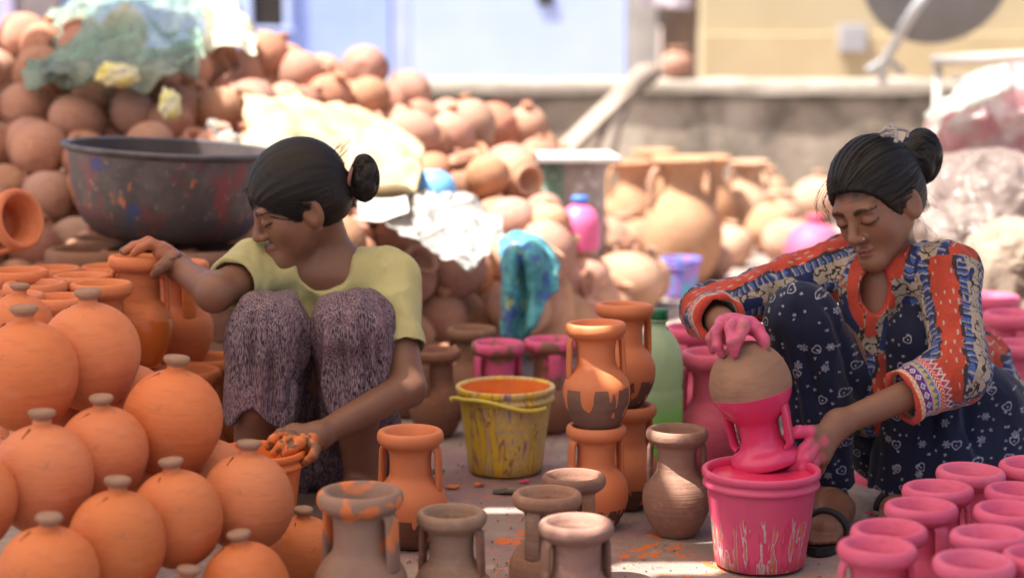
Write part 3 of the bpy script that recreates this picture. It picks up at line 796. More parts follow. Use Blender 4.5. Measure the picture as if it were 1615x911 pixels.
mid = [(955, 372, 8.6, .95, 'c'), (968, 395, 7.9, 1.1, 'a'), (1012, 392, 8.2, 1.0, 'b'), (1040, 352, 9.2, 1.0, 'c'), (1142, 345, 9.3, 1.1, 'a'), (1215, 372, 8.6, 1.15, 'b'), (1160, 402, 8.1, .8, 'a'), (1228, 348, 9.4, 1.0, 'c'), (955, 330, 9.3, 1.2, 'c'), (985, 345, 9.0, 1.1, 'a'),
       (1015, 440, 7.0, .9, 'a'), (955, 470, 6.5, .8, 'c'), (900, 480, 6.0, .95, 'b'), (1128, 420, 7.7, .75, 'b'), (875, 452, 6.3, .9, 'a'), (1205, 330, 10.0, 1.2, 'a')]
mids = ['right of the drum', 'in front of the vase beside the drum', 'left of the tallest vase', 'behind the tallest vase', 'between the two right vases', 'right of the slim vase', 'on the bright ground by the blue bucket', 'far right by the wall', 'just behind the drum', 'between drum and tallest vase', 'left of the blue bucket', 'between the two big round pots', 'behind the big pale pot', 'right of the tallest vase', 'under the dish jar', 'at the wall foot']
for (px, py, D, s_, ty), wh in zip(mid, mids):
    me = {'a': heap_a, 'b': heap_b, 'c': heap_c}[ty]; o = bpy.data.objects.new('clay_pot', heap_variant(me, M['clay_pale'])); COL.objects.link(o)
    p = W(px, py, D); o.location = (p.x, D, 0.0); o.scale = (s_ * 1.25,) * 3; o.rotation_euler = (rng.gauss(0, .12), rng.gauss(0, .12), rng.uniform(0, 6))
    tag(o, 'pale sunlit clay pot ' + wh, 'pot', 'pale pots on the sunlit ground')
    if ty != 'c': link('knob', heap_variant(hk, M['clay_pale']), o)
# pink ball pot behind the right girl's head
pb = lathe('pink_ball', [(r * 1.5, z * 1.4) for r, z in BALL], 32, 2, .01, 3); pb.materials.append(M['pink'])
o = empty('pink_round_pot', G(1283, 442), (0, 0, 0)); tag(o, 'round pink pot just left of the girl\'s face', 'pot'); link('body', pb, o)
k_ = lathe('pink_knob', [(r * 1.5, z * 1.4) for r, z in KNOB], 16, 2); k_.materials.append(M['pink']); link('knob', k_, o)
# jar with a dish rim and a ball pot resting on it
DISH = [(.0, .002), (.05, .0), (.055, .03), (.05, .09), (.045, .15), (.055, .19), (.10, .215), (.118, .222), (.118, .232), (.108, .232), (.06, .21), (.03, .2), (.0, .19)]
dj = lathe('dish_jar', DISH, 36, 3, .005, 2); dj.materials.append(M['clay_pale'])
pj = W(866, 440, 5.9); pj.z = .0
o = empty('dish_jar', (pj.x, 5.9, .0), (0, 0, 0)); tag(o, 'clay jar with a broad dish rim beside the teal cloth', 'jar')
zt = W(866, 372, 5.9).z
dj2 = lathe('dish_jar_stem', [(.0, .002), (.07, .0), (.085, .05), (.075, zt - .17), (.045, zt - .11), (.055, zt - .06), (.092, zt - .02), (.096, zt - .006), (.09, zt), (.05, zt - .03), (.0, zt - .04)], 36, 3, .005, 2); dj2.materials.append(M['clay_pale'])
link('body', dj2, o)
o = bpy.data.objects.new('clay_pot', heap_variant(heap_a, M['clay_pale'])); COL.objects.link(o); o.location = (pj.x - .005, 5.9, zt - .02); o.scale = (.9, .9, .72)
tag(o, 'squat clay pot resting in the dish rim beside the pink bottle', 'pot')
# clay pot on the wall top and leaning plank
o = bpy.data.objects.new('clay_pot', heap_variant(heap_c, M['clay'])); COL.objects.link(o); p = W(1068, 117, 11.2); o.location = (p.x, 11.2, .70); o.scale = (1.15,) * 3
tag(o, 'clay pot standing on the wall coping below the dark doorway', 'pot')
a = W(1024, 108, 10.95); b = W(885, 245, 10.3)
def plank(name, a, b, w, th, mat, label):
    d = b - a; L = d.length; me = box_mesh(name, w, th, L, .006)
    V = np.array([v.co[:] for v in me.vertices]); 
    o = link(name, me, None, mat, (a + b) / 2); o.rotation_euler = d.to_track_quat('Z', 'Y').to_euler(); return tag(o, label, 'plank')
b.z = max(b.z, .03)
plank('leaning_plank', a, b, .13, .05, plain('dusty_timber', (.36, .29, .23), (.27, .21, .165), .9, 8), 'dusty plank leaning against the low wall')
o = link('leaning_log', tube('leaning_log', catmull([W(1030, 112, 10.9), W(985, 150, 10.75), W(965, 200, 10.6), W(950, 262, 10.4)], 5), .06, 12), None, plain('grey_bark', (.27, .22, .18), (.18, .14, .11), .95, 9)); tag(o, 'dark log leaning on the low wall beside the plank', 'log')

# ------------------------------------------------------------ buckets, bottles, basin, drum
def streak_mat(name, stops, scale=26, zs=.10, rough=.45, base=None, top=None, topz=.15, spec=.5):
    """plastic bucket streaked by paint that ran down its side"""
    t = NT(name); v = t.coord(); x, y, z = t.sep(v)
    n = t.noise(t.comb(x, y, t.math('MULTIPLY', z, zs)), scale, 3, .55, .35)
    n2 = t.noise(v, 34, 4, .6)
    f = t.math('ADD', n, t.math('MULTIPLY', t.math('SUBTRACT', n2, .5), .16))
    c = t.ramp(f, stops, 'EASE')
    if base is not None:      # plain colour above a ragged line
        lvl = t.math('ADD', topz, t.math('MULTIPLY', t.math('SUBTRACT', t.noise(t.comb(x, y, 0.0), 30, 3), .5), .16))
        c = t.mix(t.step(t.math('SUBTRACT', z, lvl), -.01, .01), c, base)
    t.col(c); t.rough(t.math('ADD', t.math('MULTIPLY', n2, .3), rough - .1)); t.b.inputs['Specular IOR Level'].default_value = spec
    t.bump(t.math('ADD', f, t.math('MULTIPLY', n2, .4)), .25, .004); return t.m
def bucket(name, loc, rb, rt, h, mat, matin, label, lip=True, fill=None, fillmat=None, rz=0, group=None):
    o = empty(name, loc, (0, 0, rz)); tag(o, label, 'bucket', group)
    w = .0035
    prof = [(0.0005, .004), (rb - .006, .002), (rb, .006)] + [(rb + (rt - rb) * k / 6, .006 + (h - .036) * k / 6) for k in range(1, 7)]
    link('body', lathe('bucket_body', prof, 56, 1, 0, 0, False), o, mat)
    lipp = [(rt - .001, h - .034), (rt + .006, h - .033), (rt + .0065, h - .026), (rt + .003, h - .022), (rt + .003, h - .016), (rt + .008, h - .013), (rt + .0085, h - .003), (rt + .005, h), (rt - .001, h - .001), (rt - .003, h - .006)]
    link('rim', lathe('bucket_rim', lipp, 56, 2), o, mat)
    inn = [(rt - .003, h - .006)] + [(rt - w + (rb - rt) * k / 6, h - .006 - (h - .014) * k / 6) for k in range(1, 7)] + [(.0005, .010)]
    link('lining', lathe('bucket_lining', inn, 48, 1, 0, 0, False), o, matin)
    if fill:
        rr = rt - w - (rt - rb) * (1 - fill / h) - .001
        link('paint', lathe('bucket_paint', [(.0005, fill), (rr * .5, fill + .001), (rr * .9, fill), (rr, fill + .003)], 40, 1, 0, 0, False), o, fillmat)
    return o
m_yb = streak_mat('yellow_streaked_plastic', [(.0, (.80, .52, .03)), (.44, (.80, .53, .04)), (.475, (.60, .38, .10)), (.495, (.30, .13, .14)), (.515, (.78, .56, .05)), (.55, (.50, .36, .28)), (.575, (.78, .56, .04)), (.61, (.52, .38, .30)), (.63, (.80, .58, .05)), (.68, (.46, .35, .30)), (.73, (.30, .14, .15))], 30, .10)
m_orin = plain('orange_paint_lining', (.80, .24, .05), (.70, .19, .04), .4, 14, .1)
p = G(797, 742); yb = bucket('yellow_bucket', (p.x, p.y, 0), .086, .108, .205, m_yb, m_orin, 'yellow bucket streaked with paint, orange inside, on the ground', True, .12, m_orin)
# wire-like yellow handle lying round the front of the rim
hp = [(-.128 + .256 * t_, -math.sqrt(max(0, .118 ** 2 - (min(.116, abs(-.128 + .256 * t_))) ** 2)) * .98 - .006, .176 + .012 * math.sin(t_ * 6)) for t_ in np.linspace(0, .86, 18)]
V, F = tube_np(catmull(hp, 2), .0055, 8); link('bail', mesh_multi('bucket_bail', [(V, F)]), yb, plain('yellow_handle', (.74, .60, .10), (.66, .5, .06), .4))
m_pb = streak_mat('pink_streaked_plastic', [(.0, (.70, .06, .16)), (.44, (.74, .085, .20)), (.5, (.66, .05, .13)), (.545, (.55, .52, .50)), (.575, (.68, .07, .17)), (.61, (.62, .22, .06)), (.635, (.68, .08, .17)), (.66, (.18, .32, .22)), (.69, (.60, .55, .52)), (.73, (.72, .10, .2)), (1, (.7, .06, .16))], 48, .10, .4, (.66, .085, .18), None, .10)
m_pin = plain('pink_paint_lining', (.78, .05, .14), (.66, .03, .10), .3, 14, .1, spec=.6)
PBK = G(1198, 889); 
bucket('pink_bucket', (PBK.x, PBK.y, 0), .087, .106, .192, m_pb, m_pin, 'pink plastic paint bucket with streaked side, pot held in it', True, .174, M['pink_wet'])
m_ob = plain('orange_bucket_plastic', (.76, .20, .05), (.66, .16, .04), .4, 10, .1)
p = W(408, 712, 3.76); bucket('orange_bucket', (p.x, 3.76, 0), .065, .086, p.z + .004, m_ob, m_orin, 'small orange dipping bucket at the sitting girl\'s fingers', True, .12, m_orin)
m_bb = streak_mat('blue_printed_plastic', [(.0, (.05, .12, .55)), (.42, (.08, .2, .66)), (.5, (.35, .14, .5)), (.56, (.06, .3, .62)), (.64, (.1, .45, .35)), (.75, (.08, .16, .6))], 9, .4)
p = G(1073, 470); bucket('blue_bucket', (p.x, p.y, 0), .056, .070, .155, m_bb, m_bb, 'small blue printed bucket on the sunlit ground')
# green soft drink bottle
BOT = [(.0005, .004), (.028, .0), (.044, .006), (.047, .02), (.0465, .06), (.044, .075), (.047, .09), (.048, .16), (.046, .175), (.0475, .19), (.047, .225), (.040, .255), (.026, .278), (.0155, .292), (.0145, .300), (.0185, .302), (.0185, .306), (.014, .308)]
def bottle_mat():
    t = NT('dusty_green_plastic'); v = t.coord(); z = t.sep(v)[2]
    n = t.noise(v, 22, 4, .6)
    c = t.mix(t.step(z, .10, .17), (.34, .80, .20), (.60, .76, .52)); c = t.mix(t.math('MULTIPLY', t.step(n, .45, .7), .5), c, (.60, .62, .48))
    c = t.mix(t.step(t.noise(v, 30, 3), .68, .72), c, (.20, .10, .05))
    t.col(c); t.rough(.28)
    tl = t.new('ShaderNodeBsdfTranslucent'); t.put(tl, 'Color', c); mx = t.new('ShaderNodeMixShader'); mx.inputs[0].default_value = .6
    t.l.new(t.b.outputs[0], mx.inputs[1]); t.l.new(tl.outputs[0], mx.inputs[2]); t.l.new(mx.outputs[0], t.out.inputs[0])
    return t.m
p = G(1036, 752); zb = W(1021, 487, p.y).z
o = empty('plastic_bottle', (p.x, p.y, 0), (0, 0, 0), zb / .325); tag(o, 'dusty green plastic drink bottle with green cap behind the orange stack', 'bottle')
link('body', lathe('bottle_body', BOT, 36, 3), o, bottle_mat())
link('cap', lathe('bottle_cap', [(.017, .303), (.0185, .305), (.0188, .322), (.017, .325), (.0005, .325)], 24, 1, 0, 0, False), o, plain('dark_green_cap', (.02, .16, .06), (.015, .12, .05), .4))
# pink jug bottle with blue cap
p = W(914, 392, 6.25)
o = empty('pink_bottle', (p.x, 6.25, p.z), (0, 0, 0), .86); tag(o, 'bright pink plastic bottle with blue cap among the sunlit pots', 'bottle')
link('body', lathe('pink_bottle_body', [(.0005, .004), (.07, .0), (.078, .01), (.080, .08), (.074, .12), (.052, .155), (.028, .172), (.025, .18)], 32, 3), o, plain('bright_pink_plastic', (.80, .16, .34), (.72, .12, .28), .35, 6))
link('cap', lathe('pink_bottle_cap', [(.026, .176), (.033, .178), (.033, .198), (.03, .203), (.0005, .203)], 20, 1, 0, 0, False), o, plain('blue_cap', (.10, .26, .72), (.08, .2, .6), .4))
stand('round_pot', matka_me, 915, 400, .62, 'clay pot under the pink bottle', D=6.25, z=0).location.z = max(0, p.z - .184)
# blue upturned bowl
p = W(683, 306, 5.75)
o = link('blue_bowl', lathe('blue_bowl', [(.070, .0), (.072, .004), (.068, .03), (.055, .054), (.034, .068), (.03, .072), (.0005, .072)], 32, 3), None, plain('blue_plastic', (.16, .42, .85), (.2, .5, .9), .35), p); tag(o, 'sky blue plastic bowl upturned above the white sheet', 'bowl')
# painted basin
def basin_mat():
    t = NT('paint_stained_basin'); v = t.coord(); x, y, z = t.sep(v)
    n = t.noise(v, 13, 5, .6, .3); n2 = t.noise(t.mapping(v, (1, 1, .45), (0, 0, 0), (3, 1, 2)), 10, 4, .6); n3 = t.noise(v, 45, 4)
    c = t.mix(t.step(n, .4, .62), (.075, .062, .06), (.12, .10, .095))
    c = t.mix(t.math('MULTIPLY', t.step(n2, .48, .58), .75), c, (.24, .045, .05))
    c = t.mix(t.math('MULTIPLY', t.step(t.noise(t.mapping(v, (1, 1, 1), (0, 0, 0), (7, 3, 1)), 9, 3), .57, .64), .85), c, (.03, .06, .20))
    c = t.mix(t.math('MULTIPLY', t.step(t.noise(t.mapping(v, (1, 1, .5), (0, 0, 0), (1, 8, 1)), 26, 3), .63, .68), .8), c, (.50, .16, .06))
    c = t.mix(t.math('MULTIPLY', t.step(n3, .60, .72), .5), c, (.36, .27, .22))
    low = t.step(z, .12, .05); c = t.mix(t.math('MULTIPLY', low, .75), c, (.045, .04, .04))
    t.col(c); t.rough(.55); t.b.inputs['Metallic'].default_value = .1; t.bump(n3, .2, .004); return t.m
BC = W(262, 232, 5.06)
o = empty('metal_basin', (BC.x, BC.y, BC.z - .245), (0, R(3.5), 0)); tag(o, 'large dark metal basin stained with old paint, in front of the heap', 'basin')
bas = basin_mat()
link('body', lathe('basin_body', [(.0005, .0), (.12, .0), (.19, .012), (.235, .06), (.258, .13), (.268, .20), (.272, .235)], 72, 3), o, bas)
link('rim', lathe('basin_rim', [(.268, .228), (.280, .233), (.288, .240), (.288, .247), (.280, .250), (.268, .246)], 72, 2), o, plain('worn_dark_rim', (.14, .13, .135), (.08, .07, .07), .5, 20, metal=.3))
link('lining', lathe('basin_lining', [(.268, .246), (.262, .2), (.25, .13), (.225, .06), (.18, .02), (.0005, .012)], 60, 2), o, plain('dark_lining', (.08, .06, .06), (.05, .04, .04), .6))
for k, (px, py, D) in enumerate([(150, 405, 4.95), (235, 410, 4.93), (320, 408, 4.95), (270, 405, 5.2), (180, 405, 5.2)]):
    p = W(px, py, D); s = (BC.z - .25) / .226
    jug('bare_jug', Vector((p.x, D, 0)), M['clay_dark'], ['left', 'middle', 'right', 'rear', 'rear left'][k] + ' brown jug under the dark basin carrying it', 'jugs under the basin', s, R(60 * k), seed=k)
# painted drum with white lid
def drum_mat():
    t = NT('faded_printed_tin'); v = t.coord(); x = t.sep(v)[0]
    n = t.noise(v, 9, 4); c = t.mix(t.step(n, .4, .65), (.36, .31, .27), (.27, .22, .2))
    c = t.mix(t.math('MULTIPLY', t.step(x, -.03, -.05), .8), c, (.12, .32, .24)); c = t.mix(t.step(t.noise(v, 30, 3), .58, .66), c, (.55, .5, .45)); t.col(c); t.rough(.6); return t.m
p = W(905, 310, 6.75); zt = W(900, 243, 6.75).z
o = empty('painted_drum', (p.x, 6.75, 0)); tag(o, 'faded printed drum with a white board on top, behind the pink bottle', 'drum')
link('body', lathe('drum_body', [(.0005, .0), (.108, .0), (.112, .008), (.112, zt - .03), (.109, zt - .022), (.0005, zt - .022)], 40, 1, 0, 0, False), o, drum_mat())
me = box_mesh('drum_lid', .30, .30, .022, .006); link('lid_board', me, o, plain('white_board', (.60, .58, .55), (.50, .48, .45), .7), (0, 0, zt - .010), (0, 0, R(4)))

# ------------------------------------------------------------ satellite dish and rail
bm = bmesh.new()
rim = .39
prof = [(rim * k / 12, .13 * (k / 12) ** 2) for k in range(13)]
dm = lathe('dish_bowl', [(max(.0005, r), z) for r, z in prof] + [(rim + .008, .134), (rim + .004, .122)] + [(max(.0006, r), z - .010) for r, z in prof[::-1]], 56, 1, 0, 0, False)
dc = W(1482, -22, 10.3)
o = empty('satellite_dish', dc, (0, 0, 0)); tag(o, 'grey satellite dish on a bent arm above the wall', 'dish')
ds = link('bowl', dm, o, plain('grey_dish_paint', (.17, .175, .18), (.13, .135, .14), .6, 4)); ds.rotation_euler = (R(-66), R(8), 0)
base = W(1392, 128, 10.72); 
arm = [base, W(1395, 100, 10.6), W(1412, 70, 10.4), W(1428, 38, 10.05), W(1452, 2, 9.92), W(1478, -28, 10.0), dc + Vector((0, .02, 0))]
link('arm', mesh_multi('dish_arm', [tube_np(catmull([Vector(a_) - dc for a_ in arm], 5), .027, 12)]), o, plain('pale_galvanised_steel', (.44, .45, .46), (.36, .37, .38), .5, 10, metal=.3))
link('foot', mesh_multi('dish_foot', [tube_np([W(1368, 112, 10.6) - dc, W(1398, 92, 10.58) - dc, W(1424, 116, 10.6) - dc], .022, 8)]), o, plain('steel_foot', (.36, .37, .38), (.3, .3, .31), .5, 10))
o = empty('pipe_rail', (0, 0, 0)); tag(o, 'pale metal pipe rail at the right edge above the bags', 'rail')
mp = plain('pale_pipe', (.50, .46, .42), (.42, .38, .34), .6, 8)
link('pipe', mesh_multi('rail_pipe', [tube_np([W(1468, 97, 9.6), W(1560, 92, 9.55), W(1680, 86, 9.5)], .028, 12)]), o, mp)
link('pipe', mesh_multi('rail_pipe', [tube_np([W(1500, 124, 9.7), W(1690, 116, 9.65)], .016, 10)]), o, mp)
for px in (1482, 1672):
    a = W(px, 97 - (px - 1468) * .052, 9.6); link('post', mesh_multi('rail_post', [tube_np([(a.x, a.y + .03, -.01), (a.x, a.y + .03, a.z + .02)], .02, 10)]), o, mp)

# ------------------------------------------------------------ sheets, bags, cloths
f_green = film('green_tinted_film', (.26, .46, .34), (.44, .58, .48), .50, .15, 4, .7, .5)
f_clear = film('cloudy_film', (.66, .64, .58), (.50, .47, .42), .6, .25, 5)
f_white = film('white_film', (.62, .61, .59), (.52, .50, .47), .86, .25, 6, .6, .6)
f_pink = film('pinkish_film', (.60, .24, .24), (.66, .54, .50), .8, .25, 5, .6, .8)
def W3(px, py, D, dx=0): return W(px, py, D)
# crumpled plastic on the heap, top left
net = [[W(x, y, d) for (y, d) in col] for x, col in [
    (38, [(120, 6.0), (90, 6.3), (60, 6.6)]), (90, [(128, 5.9), (70, 6.3), (10, 6.5)]), (150, [(112, 5.9), (45, 6.2), (-25, 6.5)]), (215, [(108, 5.9), (35, 6.15), (-30, 6.5)]), (275, [(104, 5.9), (50, 6.2), (-20, 6.5)]), (318, [(80, 6.0), (30, 6.3), (-10, 6.6)])]]
tag(link('plastic_sheet', sheet('plastic_sheet', net, 14, .030, 8, .0008, 4, True), None, f_green), 'crumpled green tinted plastic sheet on top of the shaded heap', 'plastic')
net = [[W(x, y, d) for (y, d) in col] for x, col in [(62, [(122, 5.85), (108, 5.95), (100, 6.1)]), (130, [(124, 5.8), (104, 5.9), (92, 6.1)]), (220, [(118, 5.8), (98, 5.9), (84, 6.1)]), (310, [(108, 5.85), (88, 5.95), (74, 6.1)])]]
tag(link('plastic_sheet', sheet('plastic_sheet_low', net, 10, .03, 9, .002, 9, True), None, film('olive_film', (.20, .26, .20), (.32, .36, .28), .8, .3, 6)), 'flattened olive plastic sheet under the green one', 'plastic')
for (px, py, D, r, c, lab) in [(185, 118, 5.75, (.06, .03, .035), (.66, .55, .06), 'yellow plastic packet under the crumpled green sheet'), (268, 165, 5.65, (.03, .02, .045), (.66, .60, .14), 'small yellow wrapper between shaded pots above the basin')]:
    tag(link('plastic_packet', lump('plastic_packet', r, 5, .3, 2.5, 4), None, plain('packet_' + str(px), c, (.62, .62, .5), .35, 20), W(px, py, D)), lab, 'packet')
net = [[W(x, y, d) for (y, d) in col] for x, col in [(318, [(70, 6.35), (30, 6.5), (-10, 6.7)]), (345, [(76, 6.3), (32, 6.4), (-8, 6.7)]), (375, [(80, 6.3), (46, 6.4), (14, 6.7)]), (405, [(82, 6.3), (60, 6.4), (48, 6.6)])]]
tag(link('cream_wrapper', sheet('cream_wrapper', net, 10, .03, 6, .003, 14, True), None, plain('cream_paper', (.52, .47, .34), (.46, .45, .36), .7, 8)), 'crumpled cream wrapper on the sunlit crest of the heap', 'wrapper')
net = [[W(x, y, d) for (y, d) in col] for x, col in [(330, [(205, 5.5), (190, 5.6)]), (350, [(220, 5.48), (196, 5.6)]), (375, [(236, 5.48), (214, 5.55)])]]
tag(link('plastic_wrapper', sheet('plastic_wrapper', net, 10, .03, 14, .002, 3, True), None, f_clear), 'crumpled clear wrapper on the heap beside the basin rim', 'plastic')
# cream sack and its folded edge
net = [[W(x, y, d) for (y, d) in col] for x, col in [
    (386, [(245, 5.62), (200, 5.66), (168, 5.75), (150, 6.0)]), (430, [(258, 5.5), (215, 5.55), (168, 5.75), (148, 6.1)]), (500, [(275, 5.5), (235, 5.6), (180, 5.85), (158, 6.2)]), (570, [(285, 5.5), (250, 5.65), (205, 5.9), (180, 6.2)]), (625, [(290, 5.5), (265, 5.65), (225, 5.85), (205, 6.1)]), (660, [(288, 5.55), (272, 5.65), (250, 5.8), (238, 6.0)])]]
def sack_mat():
    t = NT('cream_sackcloth'); v = t.geo(); c = t.mix(t.step(t.noise(v, 6, 4), .4, .65), (.50, .40, .25), (.40, .30, .165)); t.col(c); t.rough(.8); t.bump(t.noise(v, 60, 3), .3, .005); return t.m
tag(link('cream_sack', sheet('cream_sack', net, 10, .03, 5, .012, 21, True), None, sack_mat()), 'cream sack spread over the heap behind the girl\'s head', 'sack')
# white plastic sheets
net = [[W(x, y, d) for (y, d) in col] for x, col in [
    (608, [(338, 5.3), (318, 5.5), (300, 5.7)]), (650, [(375, 5.2), (335, 5.4), (298, 5.65)]), (700, [(410, 5.15), (350, 5.35), (302, 5.6)]), (740, [(415, 5.15), (355, 5.35), (312, 5.6)]), (770, [(400, 5.2), (362, 5.35), (330, 5.6)]), (792, [(372, 5.3), (358, 5.4), (345, 5.6)])]]
tag(link('white_plastic_sheet', sheet('white_plastic_sheet', net, 12, .024, 10, .0008, 17, True), None, f_white), 'white plastic sheet thrown over the pots beside the teal cloth', 'plastic')
net = [[W(x, y, d) for (y, d) in col] for x, col in [(566, [(342, 5.35), (320, 5.5), (296, 5.7)]), (600, [(345, 5.3), (318, 5.5), (292, 5.7)]), (645, [(338, 5.3), (310, 5.5), (288, 5.7)])]]
tag(link('white_paper', sheet('white_paper', net, 10, .015, 8, .003, 27), None, plain('white_paper', (.62, .58, .52), (.56, .51, .45), .8)), 'sheet of white paper on the heap just right of the hair bun', 'paper')
# teal printed cloth hanging over a pot
def teal_mat():
    t = NT('teal_print_cotton'); v = t.geo(); n = t.noise(v, 30, 3, .5, .5); n2 = t.noise(v, 17, 3)
    c = t.mix(t.step(n, .42, .6), (.05, .22, .26), (.09, .33, .36)); c = t.mix(t.step(n2, .56, .62), c, (.07, .14, .36)); c = t.mix(t.step(t.noise(t.mapping(v, (1, 1, 1), (0, 0, 0), (4, 4, 4)), 26, 3), .61, .66), c, (.30, .38, .20)); t.col(c); t.rough(.9); t.bump(t.noise(v, 300, 2), .3, .003); return t.m
net = [[W(x, y, d) for (y, d) in col] for x, col in [
    (788, [(532, 5.03), (470, 5.08), (410, 5.14), (386, 5.25), (384, 5.4)]), (805, [(536, 5.0), (465, 5.02), (402, 5.06), (374, 5.2), (376, 5.4)]), (822, [(532, 5.03), (462, 5.09), (400, 5.1), (371, 5.2), (374, 5.4)]), (842, [(522, 5.0), (458, 5.03), (404, 5.06), (377, 5.2), (380, 5.4)]), (862, [(478, 5.05), (450, 5.08), (412, 5.12), (392, 5.22), (388, 5.4)]), (882, [(460, 5.06), (446, 5.1), (430, 5.14), (415, 5.25), (405, 5.4)])]]
tag(link('teal_cloth', sheet('teal_cloth', net, 9, .012, 16, .004, 8), None, teal_mat()), 'teal printed cloth hanging over a pot at the shaded heap foot', 'cloth')
# bags at the right edge
def bag(name, px, py, D, r, mat, seed, label, cat='bag', amp=.22, fs=1.8, fold=.14, an=(1.5, 1.5, 1.5), rest=None):
    p = W(px, py, D); me = lump(name, r, seed, amp, fs, 6, fold, None, an)
    V = np.zeros(len(me.vertices) * 3); me.vertices.foreach_get('co', V); V = V.reshape(-1, 3)
    V[:, 2] = np.where(V[:, 2] < 0, np.maximum(V[:, 2] * (rest if rest else p.z) / r[2] * 1.15, -(rest or p.z)), V[:, 2])      # sags down to what carries it
    me.vertices.foreach_set('co', V.ravel()); me.update()
    tag(link(name, me, None, mat, p), label, cat)
m_dusty = film('dusty_bundle_film', (.27, .195, .165), (.40, .31, .27), .95, .22, 7, .7, .9)
bag('plastic_bundle', 1556, 322, 6.3, (.30, .28, .20), m_dusty, 3, 'big dusty plastic bundle behind the girl\'s bun', 'bundle', .12, 1.2, .028)
bag('plastic_bundle', 1625, 250, 7.4, (.36, .3, .30), plain('faded_print_sack', (.30, .15, .13), (.38, .33, .30), .8, 9), 8, 'faded printed sack standing behind the dusty bundle', 'sack', .12, 1.4, .03)
bag('plastic_bag', 1590, 165, 7.5, (.20, .2, .15), f_white, 12, 'white plastic bag on top of the faded sack', 'bag', .2, 1.5, .05, rest=.16)
bag('plastic_bag', 1520, 200, 7.2, (.13, .12, .09), f_pink, 15, 'pink and white plastic bag spilling off the sack', 'bag', .22, 1.6, .07)
bag('woven_sack', 1605, 425, 5.5, (.17, .2, .15), plain('beige_sackcloth', (.22, .165, .12), (.30, .24, .185), .9, 14, .4, 120), 22, 'beige woven sack by the girl\'s shoulder at the right edge', 'sack', .14, 1.4, .04)
net = [[W(x, y, d) for (y, d) in col] for x, col in [(1462, [(215, 6.9), (195, 7.0), (182, 7.1)]), (1500, [(180, 6.8), (160, 6.95), (145, 7.1)]), (1545, [(150, 6.8), (130, 6.95), (112, 7.1)]), (1590, [(135, 6.8), (118, 6.95), (104, 7.1)])]]
tag(link('plastic_film', sheet('plastic_film', net, 10, .03, 9, .002, 33, True), None, film('pale_green_film', (.55, .66, .58), (.70, .60, .56), .6, .25, 6)), 'pale green and pink plastic film trailing from the bags', 'plastic')
for (px, py, D, r, c, lab) in [(1492, 262, 6.35, .030, (.70, .30, .2), 'orange-red plastic cup lid on the dusty bundle'), (1548, 252, 6.4, .026, (.75, .5, .08), 'yellow plastic lid on the dusty bundle'), (1610, 262, 6.2, .06, (.78, .05, .2), 'pink plastic dish on the dusty bundle at the edge')]:
    tag(link('plastic_dish', lathe('plastic_dish', [(r, 0), (r * 1.05, .006), (r, .03), (r * .9, .036), (.0005, .034)], 20, 2), None, plain('lid_' + str(px), c, None, .4), W(px, py + 8, D)), lab, 'dish')
def drape(name, cols, mat, label, seed, wr=.03, ws=7):
    net = [[W(x, y, d) for (y, d) in col] for x, col in cols]
    tag(link(name, sheet(name, net, 12, wr, ws, .0008, seed, True), None, mat), label, 'plastic')
drape('plastic_sheet', [(1452, [(415, 6.0), (370, 5.98), (320, 6.05), (285, 6.2)]), (1490, [(425, 5.9), (360, 5.92), (295, 6.0), (258, 6.2)]), (1535, [(420, 5.9), (350, 5.88), (280, 6.0), (246, 6.2)]), (1585, [(430, 5.88), (345, 5.86), (275, 6.0), (248, 6.2)]), (1650, [(420, 5.9), (350, 5.9), (285, 6.0), (255, 6.2)])],
      film('clear_dusty_film', (.42, .34, .30), (.32, .245, .215), .62, .18, 6, .8, .5), 'dusty clear plastic sheet draped over the big bundle', 61, .035, 6)
drape('plastic_sheet', [(1480, [(255, 7.0), (215, 6.95), (180, 7.1)]), (1520, [(250, 6.9), (190, 6.85), (140, 7.1)]), (1560, [(245, 6.9), (175, 6.85), (118, 7.1)]), (1605, [(240, 6.9), (165, 6.85), (106, 7.1)]), (1655, [(235, 6.9), (165, 6.85), (104, 7.1)])],
      film('pink_white_film', (.50, .47, .45), (.52, .22, .24), .66, .18, 7, .8, .5), 'crumpled white and pink plastic sheet hanging over the sacks at the edge', 67, .04, 6)
# grit trodden into the ground
gr = random.Random(5); Vg, Fg = [], []
for i in range(900):
    u_, v_ = gr.uniform(480, 1620), 640 + 290 * gr.random(); p = G(u_, v_); q = gr.uniform(.0012, .0045); o_ = len(Vg)
    for k in range(4): a_ = k * 1.571 + gr.random(); Vg.append((p.x + q * math.cos(a_), p.y + q * math.sin(a_), -.002))
    Vg.append((p.x + gr.uniform(-1, 1) * q * .3, p.y, q * gr.uniform(.5, 1.0)))
    for k in range(4): Fg.append((o_ + k, o_ + (k + 1) % 4, o_ + 4))
o = link('grit', mesh_np('grit', Vg, Fg, False), None, plain('grey_grit', (.30, .24, .2), (.14, .11, .1), .95, 40)); tag(o, 'fine grit and crumbs scattered over the ground', 'grit', None, 'stuff')
